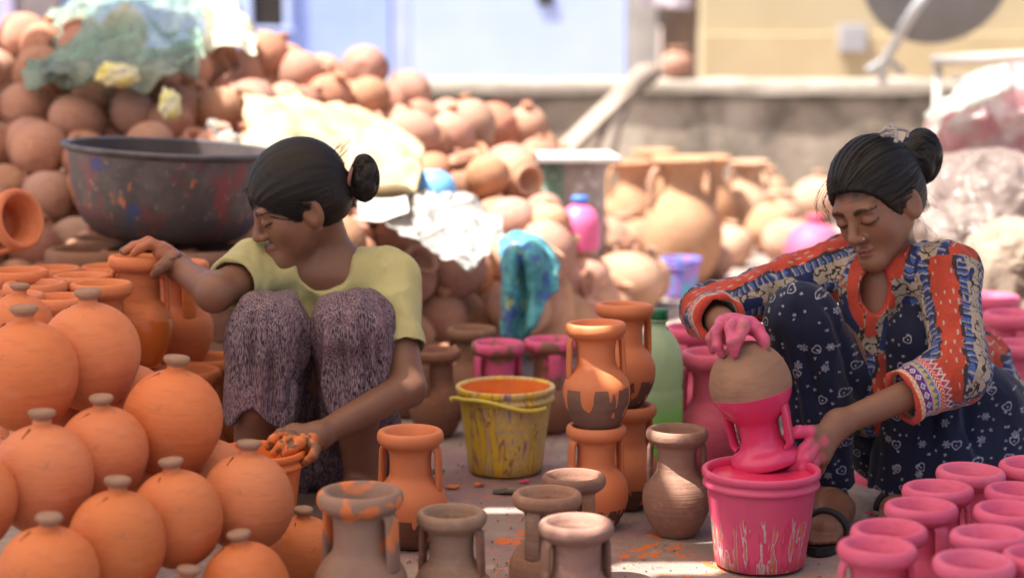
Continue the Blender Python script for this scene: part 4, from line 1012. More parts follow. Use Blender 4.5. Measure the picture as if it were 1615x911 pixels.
# flakes, shards and dry leaves on the ground
fl = plain('dry_flake', (.10, .085, .06), (.16, .13, .09), .9); fo = plain('orange_flake', (.70, .2, .05), (.6, .16, .04), .7); fp = plain('pink_flake', (.66, .09, .2), (.6, .07, .16), .7)
def flake(px, py, r, mat, label, seed, cat='flake'):
    rr = random.Random(seed); bm = bmesh.new(); p = G(px, py)
    n = 9; top = []
    for k in range(n):
        a_ = k / n * 6.283; q = r * rr.uniform(.55, 1.15); top.append(bm.verts.new((q * math.cos(a_), q * math.sin(a_) * .7, .004 + rr.uniform(0, .006))))
    c0 = bm.verts.new((0, 0, .009)); bt = [bm.verts.new((v.co.x * .97, v.co.y * .97, v.co.z - .003)) for v in top]
    for k in range(n):
        bm.faces.new((c0, top[k], top[(k + 1) % n])); bm.faces.new((top[k], bt[k], bt[(k + 1) % n], top[(k + 1) % n]))
    bm.faces.new(bt[::-1])
    tag(link('ground_flake', mesh_bm('ground_flake', bm, False), None, mat, (p.x, p.y, .0)), label, cat, 'flakes on the ground')
flake(958, 690, .035, fl, 'dark dry flake on the ground right of the yellow bucket', 1); flake(795, 778, .03, fl, 'dark flat shard on the ground below the yellow bucket', 2)
flake(715, 770, .020, fo, 'orange crumb of paint beside the lone dipped jug', 3); flake(757, 767, .014, fo, 'small orange paint flake below the yellow bucket', 4); flake(828, 762, .012, fp, 'small pink paint flake under the yellow bucket', 5)
flake(1390, 735, .016, fp, 'pink paint flake between the girl\'s feet', 6); flake(1405, 705, .012, fp, 'smaller pink paint flake beyond her sandal', 7); flake(850, 790, .022, fl, 'thin grey shard beside the sun streak', 8)
flake(1372, 812, .011, fp, 'pink paint crumb in front of the sandal', 9); flake(690, 745, .02, fl, 'dark scrap on the ground behind the lone jug', 10)
# ------------------------------------------------------------ people: smooth-blended volumes meshed into one surface
def A3(p): return np.array(p[:], float)
class Field:
    def __init__(s): s.ops = []
    def add(s, f, c, r, mode='u', k=.01): s.ops.append((f, A3(c), r, mode, k)); return s
    def cap(s, a, b, ra, rb, k=.02, mode='u', flat=False, squash=None):
        a, b = A3(a), A3(b); ba = b - a; L2 = ba.dot(ba); dr = ba / math.sqrt(L2)
        def f(P):
            pa = P - a; h = np.clip(pa @ ba / L2, 0, 1)
            v = pa - h[:, None] * ba
            if squash is not None:
                n, q = squash; v = v + (v @ n)[:, None] * n * (q - 1)
            d = np.sqrt((v * v).sum(1)) - (ra + (rb - ra) * h)
            if flat: d = np.maximum(d, (P - b) @ dr)
            return d
        return s.add(f, (a + b) / 2, math.sqrt(L2) / 2 + max(ra, rb), mode, k)
    def limb(s, pts, rad, k=.01, mode='u'):
        for i in range(len(pts) - 1): s.cap(pts[i], pts[i + 1], rad[i], rad[i + 1], k, mode)
        return s
    def ell(s, c, r, k=.02, mode='u', M=None):
        """ellipsoid; M = 3x3 whose columns are its axes"""
        c = A3(c); r = np.array(r, float); Mi = np.eye(3) if M is None else np.array(M, float)
        def f(P):
            q = (P - c) @ Mi; k0 = np.sqrt(((q / r) ** 2).sum(1)); k1 = np.sqrt(((q / (r * r)) ** 2).sum(1)) + 1e-9
            return k0 * (k0 - 1) / k1
        return s.add(f, c, r.max(), mode, k)
    def plane(s, p, n, mode='s', k=.002):
        p = A3(p); n = A3(n); n = n / np.linalg.norm(n)
        return s.add(lambda P: (P - p) @ n, p, 99., mode, k)
    def head(s, H):  # later ops given in head-local units
        return HeadField(s, H)
    @staticmethod
    def comb(d, e, mode, k):
        if mode == 'u':
            h = np.clip(.5 + .5 * (d - e) / k, 0, 1); return d + (e - d) * h - k * h * (1 - h)
        if mode == 's':
            h = np.clip(.5 - .5 * (d + e) / k, 0, 1); return d + (-e - d) * h + k * h * (1 - h)
        return np.maximum(d, e)
    def mesh(s, h=.003, pad=.02):
        lo = np.full(3, 9e9); hi = -lo
        for f, c, r, mode, k in s.ops:
            if mode == 'u': lo = np.minimum(lo, c - r); hi = np.maximum(hi, c + r)
        lo -= pad; hi += pad
        B = 8; nb = np.ceil((hi - lo) / (h * B)).astype(int) + 1
        bi = np.stack(np.meshgrid(*[np.arange(n) for n in nb], indexing='ij'), -1).reshape(-1, 3)
        bc = lo + (bi + .5 - .5 / B) * B * h
        d = np.full(len(bc), 1.0)
        for f, c, r, mode, k in s.ops: d = s.comb(d, f(bc), mode, k)
        diag = B * h * math.sqrt(3) / 2
        near = np.abs(d) < diag * 1.2 + .005
        nbk = bi[near]; nc = bc[near]
        off = np.stack(np.meshgrid(*[np.arange(B)] * 3, indexing='ij'), -1).reshape(-1, 3)
        P = (lo + (nbk[:, None, :] * B + off[None]) * h)
        D = np.full(P.shape[:2], 1.0)
        for f, c, r, mode, k in s.ops:
            act = f(nc) < k + 2.0 * diag + .006
            if not act.any(): continue
            sub = P[act].reshape(-1, 3)
            D[act] = s.comb(D[act].ravel(), f(sub), mode, k).reshape(-1, B ** 3)
        n = nb * B
        G_ = np.repeat(np.repeat(np.repeat(np.sign(d).reshape(nb).astype(np.float32), B, 0), B, 1), B, 2)
        idx = (nbk[:, None, :] * B + off[None]).reshape(-1, 3)
        G_[idx[:, 0], idx[:, 1], idx[:, 2]] = D.ravel()
        S = G_ < 0
        c8 = [S[dx:n[0] - 1 + dx, dy:n[1] - 1 + dy, dz:n[2] - 1 + dz] for dx in (0, 1) for dy in (0, 1) for dz in (0, 1)]
        al = c8[0].copy(); an = c8[0].copy()
        for c in c8[1:]: al &= c; an |= c
        cells = np.argwhere(an & ~al)
        cid = np.full((n[0] - 1, n[1] - 1, n[2] - 1), -1, np.int32); cid[tuple(cells.T)] = np.arange(len(cells))
        acc = np.zeros((len(cells), 3)); cnt = np.zeros(len(cells))
        co = [np.array(o) for o in [(0, 0, 0), (1, 0, 0), (0, 1, 0), (1, 1, 0), (0, 0, 1), (1, 0, 1), (0, 1, 1), (1, 1, 1)]]
        val = [G_[tuple((cells + o).T)].astype(float) for o in co]
        for a, b in [(0, 1), (2, 3), (4, 5), (6, 7), (0, 2), (1, 3), (4, 6), (5, 7), (0, 4), (1, 5), (2, 6), (3, 7)]:
            m = (val[a] < 0) != (val[b] < 0)
            t = val[a][m] / (val[a][m] - val[b][m])
            acc[m] += co[a] + t[:, None] * (co[b] - co[a]); cnt[m] += 1
        V = lo + (cells + acc / cnt[:, None]) * h
        Fs = []
        for ax in range(3):
            u, v = (ax + 1) % 3, (ax + 2) % 3
            sl0 = [slice(1, n[i] - 1) for i in range(3)]; sl1 = list(sl0); sl0[ax] = slice(0, n[ax] - 1); sl1[ax] = slice(1, n[ax])
            s0, s1 = S[tuple(sl0)], S[tuple(sl1)]
            e = np.argwhere(s0 != s1)
            fl = s0[tuple(e.T)]
            base = e.copy(); base[:, u] += 1; base[:, v] += 1
            q = []
            for du, dv in ((-1, -1), (0, -1), (0, 0), (-1, 0)):
                c = base.copy(); c[:, u] += du; c[:, v] += dv; q.append(cid[tuple(c.T)])
            q = np.stack(q, -1); q[~fl] = q[~fl][:, ::-1]; Fs.append(q)
        F = np.vstack(Fs); F = F[(F >= 0).all(1)]
        return V, F
class Head:
    def __init__(s, origin, yaw, pitch, roll, scale):
        yaw, pitch, roll = R(yaw), R(pitch), R(roll)
        f0 = np.array([-math.sin(yaw), -math.cos(yaw), 0]); z = np.array([0, 0, 1.0]); left = np.cross(z, f0)
        f = f0 * math.cos(pitch) - z * math.sin(pitch); up = np.cross(f, left)
        l2 = left * math.cos(roll) - up * math.sin(roll); u2 = up * math.cos(roll) + left * math.sin(roll)
        s.M = np.stack([l2, f, u2], 1); s.o = A3(origin); s.s = scale
    def w(s, p): return s.o + s.M @ (np.array(p, float) * s.s)
    def loc(s, P): return ((P - s.o) @ s.M) / s.s
    def ell(s, F, c, r, k=.012, mode='u', rot=None):
        Mx = s.M if rot is None else s.M @ np.array(Euler(rot).to_matrix())
        F.ell(s.w(c), np.array(r) * s.s, k * s.s, mode, Mx)
    def cap(s, F, a, b, ra, rb, k=.012, mode='u'): F.cap(s.w(a), s.w(b), ra * s.s, rb * s.s, k * s.s, mode)
def build_head(F, H):
    H.ell(F, (0, -.012, .03), (.073, .092, .083)); H.ell(F, (0, .026, -.036), (.053, .058, .068), .03)
    for x in (-1, 1):
        H.cap(F, (x * .047, -.002, -.046), (x * .010, .066, -.092), .016, .015, .03)
        H.ell(F, (x * .034, .050, -.028), (.022, .021, .026), .025)
    H.ell(F, (0, .070, -.094), (.019, .016, .015), .02)
    H.cap(F, (-.036, .074, .017), (.036, .074, .017), .012, .012, .02)
    for x in (-1, 1): H.ell(F, (x * .031, .097, .000), (.017, .014, .011), .014, 's')
    for x in (-1, 1): H.ell(F, (x * .0315, .073, -.004), (.0155, .0135, .0125), .005)
    H.cap(F, (0, .084, .006), (0, .1015, -.030), .007, .0095, .012)
    H.ell(F, (0, .099, -.033), (.0115, .011, .0095), .008)
    for x in (-1, 1): H.ell(F, (x * .0125, .0905, -.0355), (.0075, .010, .0075), .006)
    for x in (-1, 1): H.ell(F, (x * .0062, .0985, -.0425), (.0036, .005, .003), .002, 's')
    H.ell(F, (0, .0825, -.0605), (.018, .0095, .0058), .007); H.ell(F, (0, .0825, -.0700), (.0155, .0098, .0068), .006)
    H.ell(F, (0, .100, -.0652), (.019, .0085, .0012), .003, 's')
    for x in (-1, 1):
        H.ell(F, (x * .073, -.012, -.014), (.010, .021, .033), .008, 'u', (0, 0, x * .25)); H.ell(F, (x * .084, -.006, -.010), (.008, .012, .020), .006, 's')
def ramp01(x, a, b): return np.clip((x - a) / (b - a), 0, 1)
def paintc(C, m, col): m = m[:, None]; return C * (1 - m) + np.array(col) * m
def face_colour(C, L, skin):
    x, y, z = L.T; ax = np.abs(x); fr = y > .045
    brow_z = .0155 + .006 * np.sin(np.clip((ax - .010) / .04, 0, 1) * 2.6) - .002
    C = paintc(C, ((np.abs(z - brow_z) < .0052 - .0028 * ramp01(ax, .025, .050)) & (ax > .011) & (ax < .050) & fr) * .9, (.012, .008, .006))
    e = ((ax - .0315) / .0165)
    lash = -.0105 + .0045 * e ** 2
    C = paintc(C, ((np.abs(z - lash) < .0021) & (np.abs(e) < 1.05) & (y > .055)) * .95, (.010, .007, .006))
    C = paintc(C, ((np.abs(z - .0035 + .004 * e ** 2) < .0013) & (np.abs(e) < .95) & (y > .055)) * .2, (.05, .022, .014))
    lip = ((x / .021) ** 2 + ((z + .0655) / .0125) ** 2 < 1) & (y > .074)
    C = paintc(C, lip * .6, (.22, .07, .055)); C = paintc(C, (lip & (np.abs(z + .0652) < .0013)) * .75, (.05, .018, .014))
    return C
def set_col(me, C):
    a = me.color_attributes.new('Col', 'FLOAT_COLOR', 'POINT')
    a.data.foreach_set('color', np.hstack([np.clip(C, 0, 1), np.ones((len(C), 1))]).astype(np.float32).ravel())
def build_hair(H, bun, bunr, bunM=None, low=0.0):
    F = Field()
    H.ell(F, (0, -.014, .034), (.083, .103, .096)); H.ell(F, (0, -.052, -.012), (.068, .052, .060), .03)
    H.ell(F, (0, .118, -.043 - low), (.14, .088, .100), .006, 's'); H.ell(F, (0, .105, -.066), (.14, .096, .098), .01, 's')
    for x in (-1, 1): H.ell(F, (x * .088, -.004, -.022), (.026, .030, .040), .006, 's')
    H.ell(F, (0, -.02, -.125), (.12, .13, .062), .02, 's')
    F.ell(bun, bunr, .010, 'u', bunM)
    V, Fc = F.mesh(.0032)
    N = vnormals(V, Fc); L = H.loc(V); bl = H.loc(A3(bun)[None])[0]
    d = L - bl; dist = np.linalg.norm(d, axis=1); d = d / (dist[:, None] + 1e-6)
    ax = -bl / np.linalg.norm(bl); q = d - (d @ ax)[:, None] * ax
    e1 = np.cross(ax, [1, 0, .2]); e1 /= np.linalg.norm(e1); e2 = np.cross(ax, e1)
    ang = np.arctan2(q @ e2, q @ e1)
    inb = np.linalg.norm((V - A3(bun)) / np.array(bunr).max(), axis=1) < 1.02
    st = np.sin(ang * 120 + 5 * fbm(L * 24, 2, 3)) * .00045 + .0011 * fbm(np.stack([ang * 14, dist * 9, ang * 3], -1), 2, 5)
    b2 = V - A3(bun); sw = np.sin(np.arctan2(b2[:, 2], b2[:, 0]) * 3 + np.linalg.norm(b2, axis=1) * 170 + b2[:, 1] * 60) * .0018 + .0025 * fbm(V * 45, 2, 9)
    V = V + N * np.where(inb, sw, st)[:, None]
    return mesh_np('hair', V, Fc)
def hair_strands(H, bun, rr, n=260, low=0.0, bunr=(.04, .04, .05)):
    """fine locks combed back from the hairline over the crown to the bun"""
    c = np.array([0, -.014, .034]); rad = np.array([.083, .103, .096]); bl = H.loc(A3(bun)[None])[0]; b = (bl - c) / rad; b /= np.linalg.norm(b)
    line = catmull([(.0, .084, .060 - low), (.035, .078, .056 - low), (.062, .056, .042), (.075, .030, .012), (.078, .012, -.014), (.075, -.040, -.034), (.05, -.075, -.05), (0, -.09, -.056)], 10)
    out = []
    for i in range(n):
        p = line[rr.randrange(len(line))] * np.array([rr.choice((-1, 1)), 1, 1]) + np.array([rr.gauss(0, .003), rr.gauss(0, .003), rr.gauss(0, .003)])
        if rr.random() < .45:
            q = line[rr.randrange(len(line))] * np.array([rr.choice((-1, 1)), 1, 1]); p = p * .55 + q * .45
        a = (p - c) / rad; a /= np.linalg.norm(a); om = math.acos(max(-1, min(1, a.dot(b)))); lift = rr.uniform(.985, 1.018); t0 = rr.uniform(-.16, .12) / max(.5, om); t1 = rr.uniform(.6, .98)
        if om < .2: continue
        ts = np.linspace(t0, t1, 11); w = rr.gauss(0, .03); side = np.cross(a, b)
        P = [H.w(c + rad * ((math.sin((1 - t) * om) * a + math.sin(t * om) * b) / math.sin(om) + side * w * math.sin(math.pi * min(1, max(0, t)))) * (lift + .008 * math.sin(t * 9 + i))) for t in ts]
        R0 = rr.uniform(.0003, .0009) * H.s; out.append(tube_np(P, [R0 * (.25 + .75 * math.sin(math.pi * (k + .6) / 11.6)) for k in range(11)], 5))
    # locks wound round the bun
    bc = A3(bun); br = np.array(bunr) * 1.0
    for i in range(90):
        ax = np.array([rr.gauss(0, .5), -1 + rr.gauss(0, .3), rr.gauss(0, .5)]); ax /= np.linalg.norm(ax); e1 = np.cross(ax, [0, 0, 1.]); e1 /= np.linalg.norm(e1); e2 = np.cross(ax, e1)
        hgt = rr.uniform(-.75, .75); rad_ = math.sqrt(1 - hgt * hgt); a0 = rr.uniform(0, 6.28); da = rr.uniform(1.2, 3.2)
        P = [bc + br * (ax * hgt + rad_ * (math.cos(a0 + da * k / 10) * e1 + math.sin(a0 + da * k / 10) * e2)) * rr.uniform(.995, 1.02) for k in range(11)]
        out.append(tube_np(catmull(P, 2), rr.uniform(.0006, .0013), 5))
    return out
def mesh_cloth(F, h, wr, seed, scale=(11, 11, 5), folds=None):
    V, Fc = F.mesh(h); N = vnormals(V, Fc)
    q = np.abs(fbm(V * np.array(scale), 3, seed)) - .35 + .35 * fbm(V * np.array(scale) * 2.1 + 7, 2, seed + 4)
    dsp = -wr * q
    if folds is not None: dsp = dsp + folds(V)
    return V + N * dsp[:, None], Fc
def join_np(parts):
    Vs, Fs, o = [], [], 0
    for V, F in parts: Vs.append(V); Fs.append(F + o); o += len(V)
    return np.vstack(Vs), np.vstack(Fs)
def split_front(V, F):
    """halve the quads on the side towards the workplace so that fine print stays crisp"""
    n = np.cross(V[F[:, 2]] - V[F[:, 0]], V[F[:, 3]] - V[F[:, 1]]); n /= np.linalg.norm(n, axis=1)[:, None] + 1e-12
    m = n[:, 1] < .25; Q = F[m]
    E = np.sort(np.stack([Q, np.roll(Q, -1, 1)], -1).reshape(-1, 2), 1); key = E[:, 0].astype(np.int64) * len(V) + E[:, 1]
    uk, inv = np.unique(key, return_inverse=True); a, b = uk // len(V), uk % len(V)
    mid = (V[a] + V[b]) / 2; cen = V[Q].mean(1); o1 = len(V); o2 = o1 + len(mid); e = inv.reshape(-1, 4) + o1; c = np.arange(len(Q)) + o2
    N = np.vstack([np.stack([Q[:, i], e[:, i], c, e[:, (i + 3) % 4]], -1) for i in range(4)])
    return np.vstack([V, mid, cen]), np.vstack([F[~m], N])
def fold_lines(segs):
    """folds: list of (a, b, width, height) ridges (height>0) or creases running from a to b"""
    S = [(A3(a), A3(b), w, hh) for a, b, w, hh in segs]
    def f(V):
        d = np.zeros(len(V))
        for a, b, w, hh in S:
            ba = b - a; t = np.clip((V - a) @ ba / ba.dot(ba), 0, 1); v = V - a - t[:, None] * ba
            r2 = (v * v).sum(1); d += hh * np.exp(-r2 / (w * w)) * np.sin(np.pi * np.clip(t * .9 + .05, 0, 1)) ** .5
        return d
    return f
def foot(F, heel, toe, ankle, left_dir):
    heel, toe, ankle = A3(heel), A3(toe), A3(ankle); d = toe - heel; L = np.linalg.norm(d); d /= L; l = A3(left_dir)
    F.cap(ankle, heel + [0, 0, .028], .032, .028, .03); F.cap(heel + [0, 0, .028], heel + d * L * .7 + [0, 0, .022], .028, .024, .03); F.cap(ankle + d * .02, heel + d * L * .7 + [0, 0, .024], .028, .022, .03)
    for k in (-1, 1): F.cap(heel + d * .06 + [0, 0, .02], heel + d * L * .7 + l * k * .018 + [0, 0, .018], .02, .017, .02)
    for k, (o, ln) in enumerate([(.026, .0), (.010, .006), (-.003, 0), (-.015, -.008), (-.026, -.018)]):
        b = heel + d * L * .7 + l * o + [0, 0, .016]; F.cap(b, b + d * (L * .27 + ln) + [0, 0, -.004], .012 if k == 0 else .009, .010 if k == 0 else .0075, .006)
SKIN = (.215, .100, .058)
M['skin'] = skin_mat('brown_skin'); M['hair'] = hair_mat('black_hair')
M['print'] = cloth_attr('printed_cotton'); M['navy'] = cloth_attr('navy_print_cotton', .8, 380, .2)

# ================================================================ the girl at the pink bucket
def right_girl():
    H = Head(W(1382, 320, 3.98), 44, 21, -11, 1.08)
    S_R, E_R, W_R = W(1328, 418, 4.06), W(1118, 492, 3.96), W(1152, 519, 3.735)
    S_L, E_L, W_L = W(1494, 432, 3.96), W(1512, 590, 3.80), W(1322, 668, 3.71)
    neck = W(1412, 440, 4.05); chest = W(1432, 500, 4.09); waist = W(1495, 620, 4.17); pelvis = W(1515, 700, 4.16)
    K_R, A_R = W(1264, 507, 3.90), W(1312, 800, 3.93); K_L, A_L = W(1452, 535, 3.97), W(1425, 785, 4.0)
    root = empty('person', (pelvis.x, pelvis.y, 0))
    tag(root, 'girl in red and blue printed kurta, squatting and dipping a pot in pink paint', 'person')
    def kid(name, me, mat=None):
        o = link(name, me, root, mat); o.matrix_parent_inverse = Matrix.Translation(root.location).inverted(); return o
    F = Field(); build_head(F, H)
    F.cap(H.w((0, -.02, -.04)), neck, .047, .050, .03)
    F.cap(neck, chest, .06, .105, .03); F.cap(chest, waist, .105, .10, .03); F.cap(S_R, S_L, .05, .05, .03); F.cap(waist, pelvis, .1, .12, .03); F.cap(W(1388, 452, 4.0), W(1385, 600, 4.0), .050, .058, .03)
    F.limb([S_R, E_R], [.043, .036], .02); F.cap(E_R, W_R, .036, .026, .02)
    F.limb([S_L, E_L], [.043, .037], .02); F.cap(E_L, W_L, .037, .0245, .02, 'u')
    F.limb([pelvis, K_R, A_R], [.08, .05, .034], .02); F.limb([pelvis, K_L, A_L], [.08, .05, .034], .02)
    # feet
    fd = Vector((-.35, -.93, 0)).normalized(); ld = Vector((0, 0, 1)).cross(fd)
    h1 = G(1322, 832); h1.z = .012; t1 = h1 + fd * .21; h2 = G(1432, 800); h2.z = .012; t2 = h2 + fd * .21
    foot(F, h1, t1, A_R, -ld); foot(F, h2, t2, A_L, ld)
    # right hand: spread over the upturned base of the pot
    k = .005
    F.cap(W_R, W(1160, 512, 3.69), .024, .020, .02); F.cap(W_R, W(1140, 514, 3.69), .022, .017, .02); F.cap(W(1146, 511, 3.69), W(1182, 512, 3.675), .019, .018, .015)
    F.limb([W(1138, 514, 3.675), W(1129, 524, 3.648), W(1131, 545, 3.638), W(1139, 558, 3.642)], [.0125, .0112, .010, .0085], k)
    F.limb([W(1158, 509, 3.668), W(1152, 518, 3.630), W(1154, 540, 3.612), W(1158, 559, 3.618)], [.0125, .0115, .0102, .0085], k)
    F.limb([W(1174, 509, 3.665), W(1174, 516, 3.628), W(1166, 533, 3.612), W(1160, 549, 3.612)], [.0125, .0112, .010, .0085], k)
    F.limb([W(1130, 520, 3.70), W(1120, 534, 3.69), W(1124, 552, 3.69)], [.011, .0098, .008], k)
    F.limb([W(1178, 512, 3.69), W(1194, 520, 3.665), W(1204, 535, 3.650), W(1208, 551, 3.646)], [.015, .0135, .0115, .0095], .008)
    # left hand: steadying the neck of the pot inside the bucket
    F.cap(W_L, W(1290, 692, 3.68), .0235, .021, .02); F.cap(W_L, W(1302, 706, 3.68), .0225, .019, .02); F.cap(W(1285, 690, 3.68), W(1296, 722, 3.67), .018, .017, .015)
    F.limb([W(1298, 682, 3.69), W(1280, 681, 3.672), W(1260, 680, 3.66), W(1241, 688, 3.658)], [.0155, .013, .0115, .009], .008)
    F.limb([W(1280, 695, 3.668), W(1268, 708, 3.652), W(1258, 724, 3.648), W(1246, 742, 3.652)], [.0125, .0112, .010, .0085], k)
    F.limb([W(1284, 706, 3.662), W(1274, 722, 3.645), W(1266, 738, 3.645), W(1256, 754, 3.655)], [.0125, .0112, .010, .0085], k)
    F.limb([W(1290, 718, 3.665), W(1283, 732, 3.655), W(1276, 746, 3.66), W(1268, 760, 3.67)], [.012, .0108, .0095, .008], k)
    F.limb([W(1298, 724, 3.675), W(1294, 738, 3.675), W(1288, 752, 3.68)], [.0105, .0095, .008], k)
    V, Fc = F.mesh(.0027)
    C = np.tile(np.array(SKIN), (len(V), 1)); C = face_colour(C, H.loc(V), SKIN)
    L = H.loc(V); hl = ramp01(L[:, 2] + .006 * fbm(L * 40, 2, 2), .036, .054) * (np.linalg.norm(L, axis=1) < .16); C = paintc(C, hl, (.02, .014, .011))
    n = fbm(V * 60, 2, 3)
    hr = ramp01(np.linalg.norm(V - A3(W(1163, 530, 3.66)), axis=1) + n * .010, .070, .054); C = paintc(C, hr * (.72 + .28 * ramp01(fbm(V * 45, 3, 12), -.5, .1)), (.62, .10, .20)); C = paintc(C, hr * ramp01(fbm(V * 90, 2, 14), .25, .7) * .5, (.40, .05, .11))
    fin = ramp01(np.linalg.norm(V - A3(W(1256, 725, 3.655)), axis=1) + n * .010, .052, .036)
    blot = np.maximum(.6 * ramp01(np.linalg.norm(V - A3(W(1302, 694, 3.655)), axis=1) + n * .007, .012, .006), ramp01(np.linalg.norm(V - A3(W(1246, 684, 3.658)), axis=1) + n * .006, .050, .040))
    C = paintc(C, np.maximum(fin, blot), (.70, .07, .18))
    me = mesh_np('body', V, Fc); set_col(me, C); kid('body', me, M['skin'])
    bun = W(1453, 247, 4.06)
    hair = kid('hair', build_hair(H, bun, (.044, .046, .060), None, -.012), M['hair'])
    # loose strands
    rr = random.Random(4); parts = []
    def strand(pts, r=.0004): parts.append(tube_np(catmull(pts, 5), r, 5))
    for i in range(9):
        x = 1300 + rr.uniform(-6, 14); strand([W(x + 16, 278 + i, 3.93), W(x, 290 + rr.uniform(0, 10), 3.92), W(x - 8 - rr.uniform(0, 8), 312 + rr.uniform(0, 14), 3.92), W(x + rr.uniform(-12, 6), 335 + rr.uniform(0, 22), 3.92)])
    for i in range(16):
        y = rr.uniform(285, 345); strand([W(1438, y, 4.02), W(1452 + rr.uniform(0, 10), y + rr.uniform(2, 14), 4.03), W(1458 + rr.uniform(0, 22), y + rr.uniform(14, 34), 4.03)])
    parts += hair_strands(H, bun, rr, 420, -.010, (.044, .046, .060))
    kid('loose_hair', mesh_multi('loose_hair', parts), M['hair'])['kind'] = 'stuff'
    # claw clip
    cl = plain('grey_plastic_clip', (.36, .33, .31), (.28, .26, .25), .4); cp = []
    for dy in (0, 8): cp.append(tube_np([W(1390, 209 + dy, 3.975), W(1399, 203 + dy, 3.95), W(1413, 204 + dy, 3.945), W(1413, 217 + dy, 3.94)], .0046, 6))
    cp.append(tube_np([W(1399, 203, 3.97), W(1408, 196, 3.955), W(1411, 210, 3.945)], .0048, 6)); cp.append(tube_np([W(1409, 202, 3.97), W(1424, 204, 3.965), W(1432, 207, 3.965), W(1430, 217, 3.96)], .0046, 6)); cp.append(tube_np([W(1404, 198, 3.965), W(1400, 214, 3.945)], .0042, 6))
    c_ = link('hair_clip', mesh_multi('hair_clip', cp, False), hair, cl)
    # nose stud
    st = lathe('nose_stud', [(.0018, 0), (.0016, .001), (.0005, .0016)], 10, 1, 0, 0, False)
    o = kid('nose_stud', st, plain('bright_stud', (.8, .75, .7), None, .2, metal=.9)); o.location = H.w((.019, .0955, -.034)); o.rotation_euler = Vector(H.M @ np.array([.6, .8, 0])).to_track_quat('Z', 'Y').to_euler()
    # thread on the wrist
    a_, b_ = A3(E_L), A3(W_L); dr = (b_ - a_) / np.linalg.norm(b_ - a_); c0 = b_ - dr * .012; e1 = np.cross(dr, [0, 0, 1]); e1 /= np.linalg.norm(e1); e2 = np.cross(dr, e1)
    V2, F2 = tube_np([c0 + .0265 * (math.cos(t) * e1 + math.sin(t) * e2) + dr * .004 * math.sin(t) for t in np.linspace(0, 6.283, 33)], .0020, 6, False)
    kid('wrist_thread', mesh_multi('wrist_thread', [(V2, F2)]), plain('black_thread', (.015, .013, .014), None, .8))
    # ---------------- kurta
    K = Field(); cR = W(1135, 503, 3.83); cL = A3(E_L) + (A3(W_L) - A3(E_L)) * .47
    nb = neck + (chest - neck) * .25
    K.cap(nb, chest, .092, .122, .03); K.cap(chest, waist, .124, .128, .04); K.cap(S_R, S_L, .064, .064, .05); K.cap(waist, W(1560, 690, 4.18), .125, .115, .04)
    K.cap(W(1545, 560, 4.2), W(1598, 690, 4.14), .06, .07, .05)
    K.cap(S_R, E_R, .066, .056, .03); K.cap(S_L, E_L, .066, .060, .03)
    K.cap(E_R, cR, .056, .050, .02, 'u', True); K.cap(E_L, cL, .060, .058, .02, 'u', True)
    K.cap(W(1365, 455, 3.97), W(1372, 640, 3.99), .05, .065, .04)
    K.cap(Vector(H.w((0, -.02, -.06))), neck, .055, .056, .012, 's')
    K.ell(W(1381, 458, 3.93), (.033, .09, .052), .008, 's')
    for a, b, r0 in ((E_R, cR, .040), (E_L, cL, .045)):
        d = (A3(b) - A3(a)); d /= np.linalg.norm(d); K.cap(Vector(A3(b) - d * .04), Vector(A3(b) + d * .08), r0, r0 + .004, .004, 's')
    fl = fold_lines([(W(1490, 470, 3.90), W(1420, 520, 3.93), .012, -.010), (W(1505, 500, 3.9), W(1440, 560, 3.9), .010, -.009), (W(1540, 560, 3.85), W(1470, 610, 3.78), .010, -.010), (W(1530, 590, 3.84), W(1480, 570, 3.78), .009, .006),
                     (W(1340, 420, 4.0), W(1320, 470, 3.98), .012, -.008), (W(1250, 430, 4.0), W(1210, 470, 3.97), .012, -.007), (W(1180, 450, 3.97), W(1150, 490, 3.93), .010, -.007), (W(1540, 430, 4.1), W(1590, 560, 4.1), .016, -.010), (W(1560, 520, 4.1), W(1600, 640, 4.08), .014, -.010)])
    V, Fc = mesh_cloth(K, .003, .011, 31, (13, 13, 8), fl); V, Fc = split_front(V, Fc)
    # printed colours: red panels, blue and cream ladders, bordered cuffs
    red = np.array((.40, .052, .028)); navy = np.array((.022, .034, .11)); cream = np.array((.36, .29, .215)); blue = np.array((.06, .11, .28)); dark = np.array((.03, .022, .025))
    def seg(a, b):
        a, b = A3(a), A3(b); ba = b - a; L_ = np.linalg.norm(ba); d = ba / L_; t = (V - a) @ d; q = V - a - t[:, None] * d; return t, L_, q, np.linalg.norm(q, axis=1), d
    tR, LR, qR, rR, dR = seg(S_R, E_R); tL, LL, qL, rL, dL = seg(S_L, E_L); tfR, LfR, qfR, rfR, dfR = seg(E_R, cR); tfL, LfL, qfL, rfL, dfL = seg(E_L, Vector(cL))
    def across(q, d, ref):
        ref = A3(ref) - d * (A3(ref) @ d); ref /= np.linalg.norm(ref); e = np.cross(d, ref); return np.arctan2(q @ e, q @ ref)
    nz = fbm(V * 24, 3, 8); nz2 = fbm(V * 70, 2, 9); nz3 = vnoise(V * 120, 4)
    base_u = (V - A3(chest)) @ np.array([.86, -.5, 0.]) ; base_v = V[:, 2]
    armR = (rR < .085) & (tR > -.01) | (rfR < .08) & (tfR > 0); armL = (rL < .082) & (tL > .0) | (rfL < .08) & (tfL > 0)
    uR = across(qR, dR, (0, -.75, .65)) * .062; uL = across(qL, dL, (-.05, -1, 0)) * .062
    u = np.where(armL, uL - .022, np.where(armR, uR - .03, base_u - .02)); v = np.where(armL, tL, np.where(armR, tR, base_v))
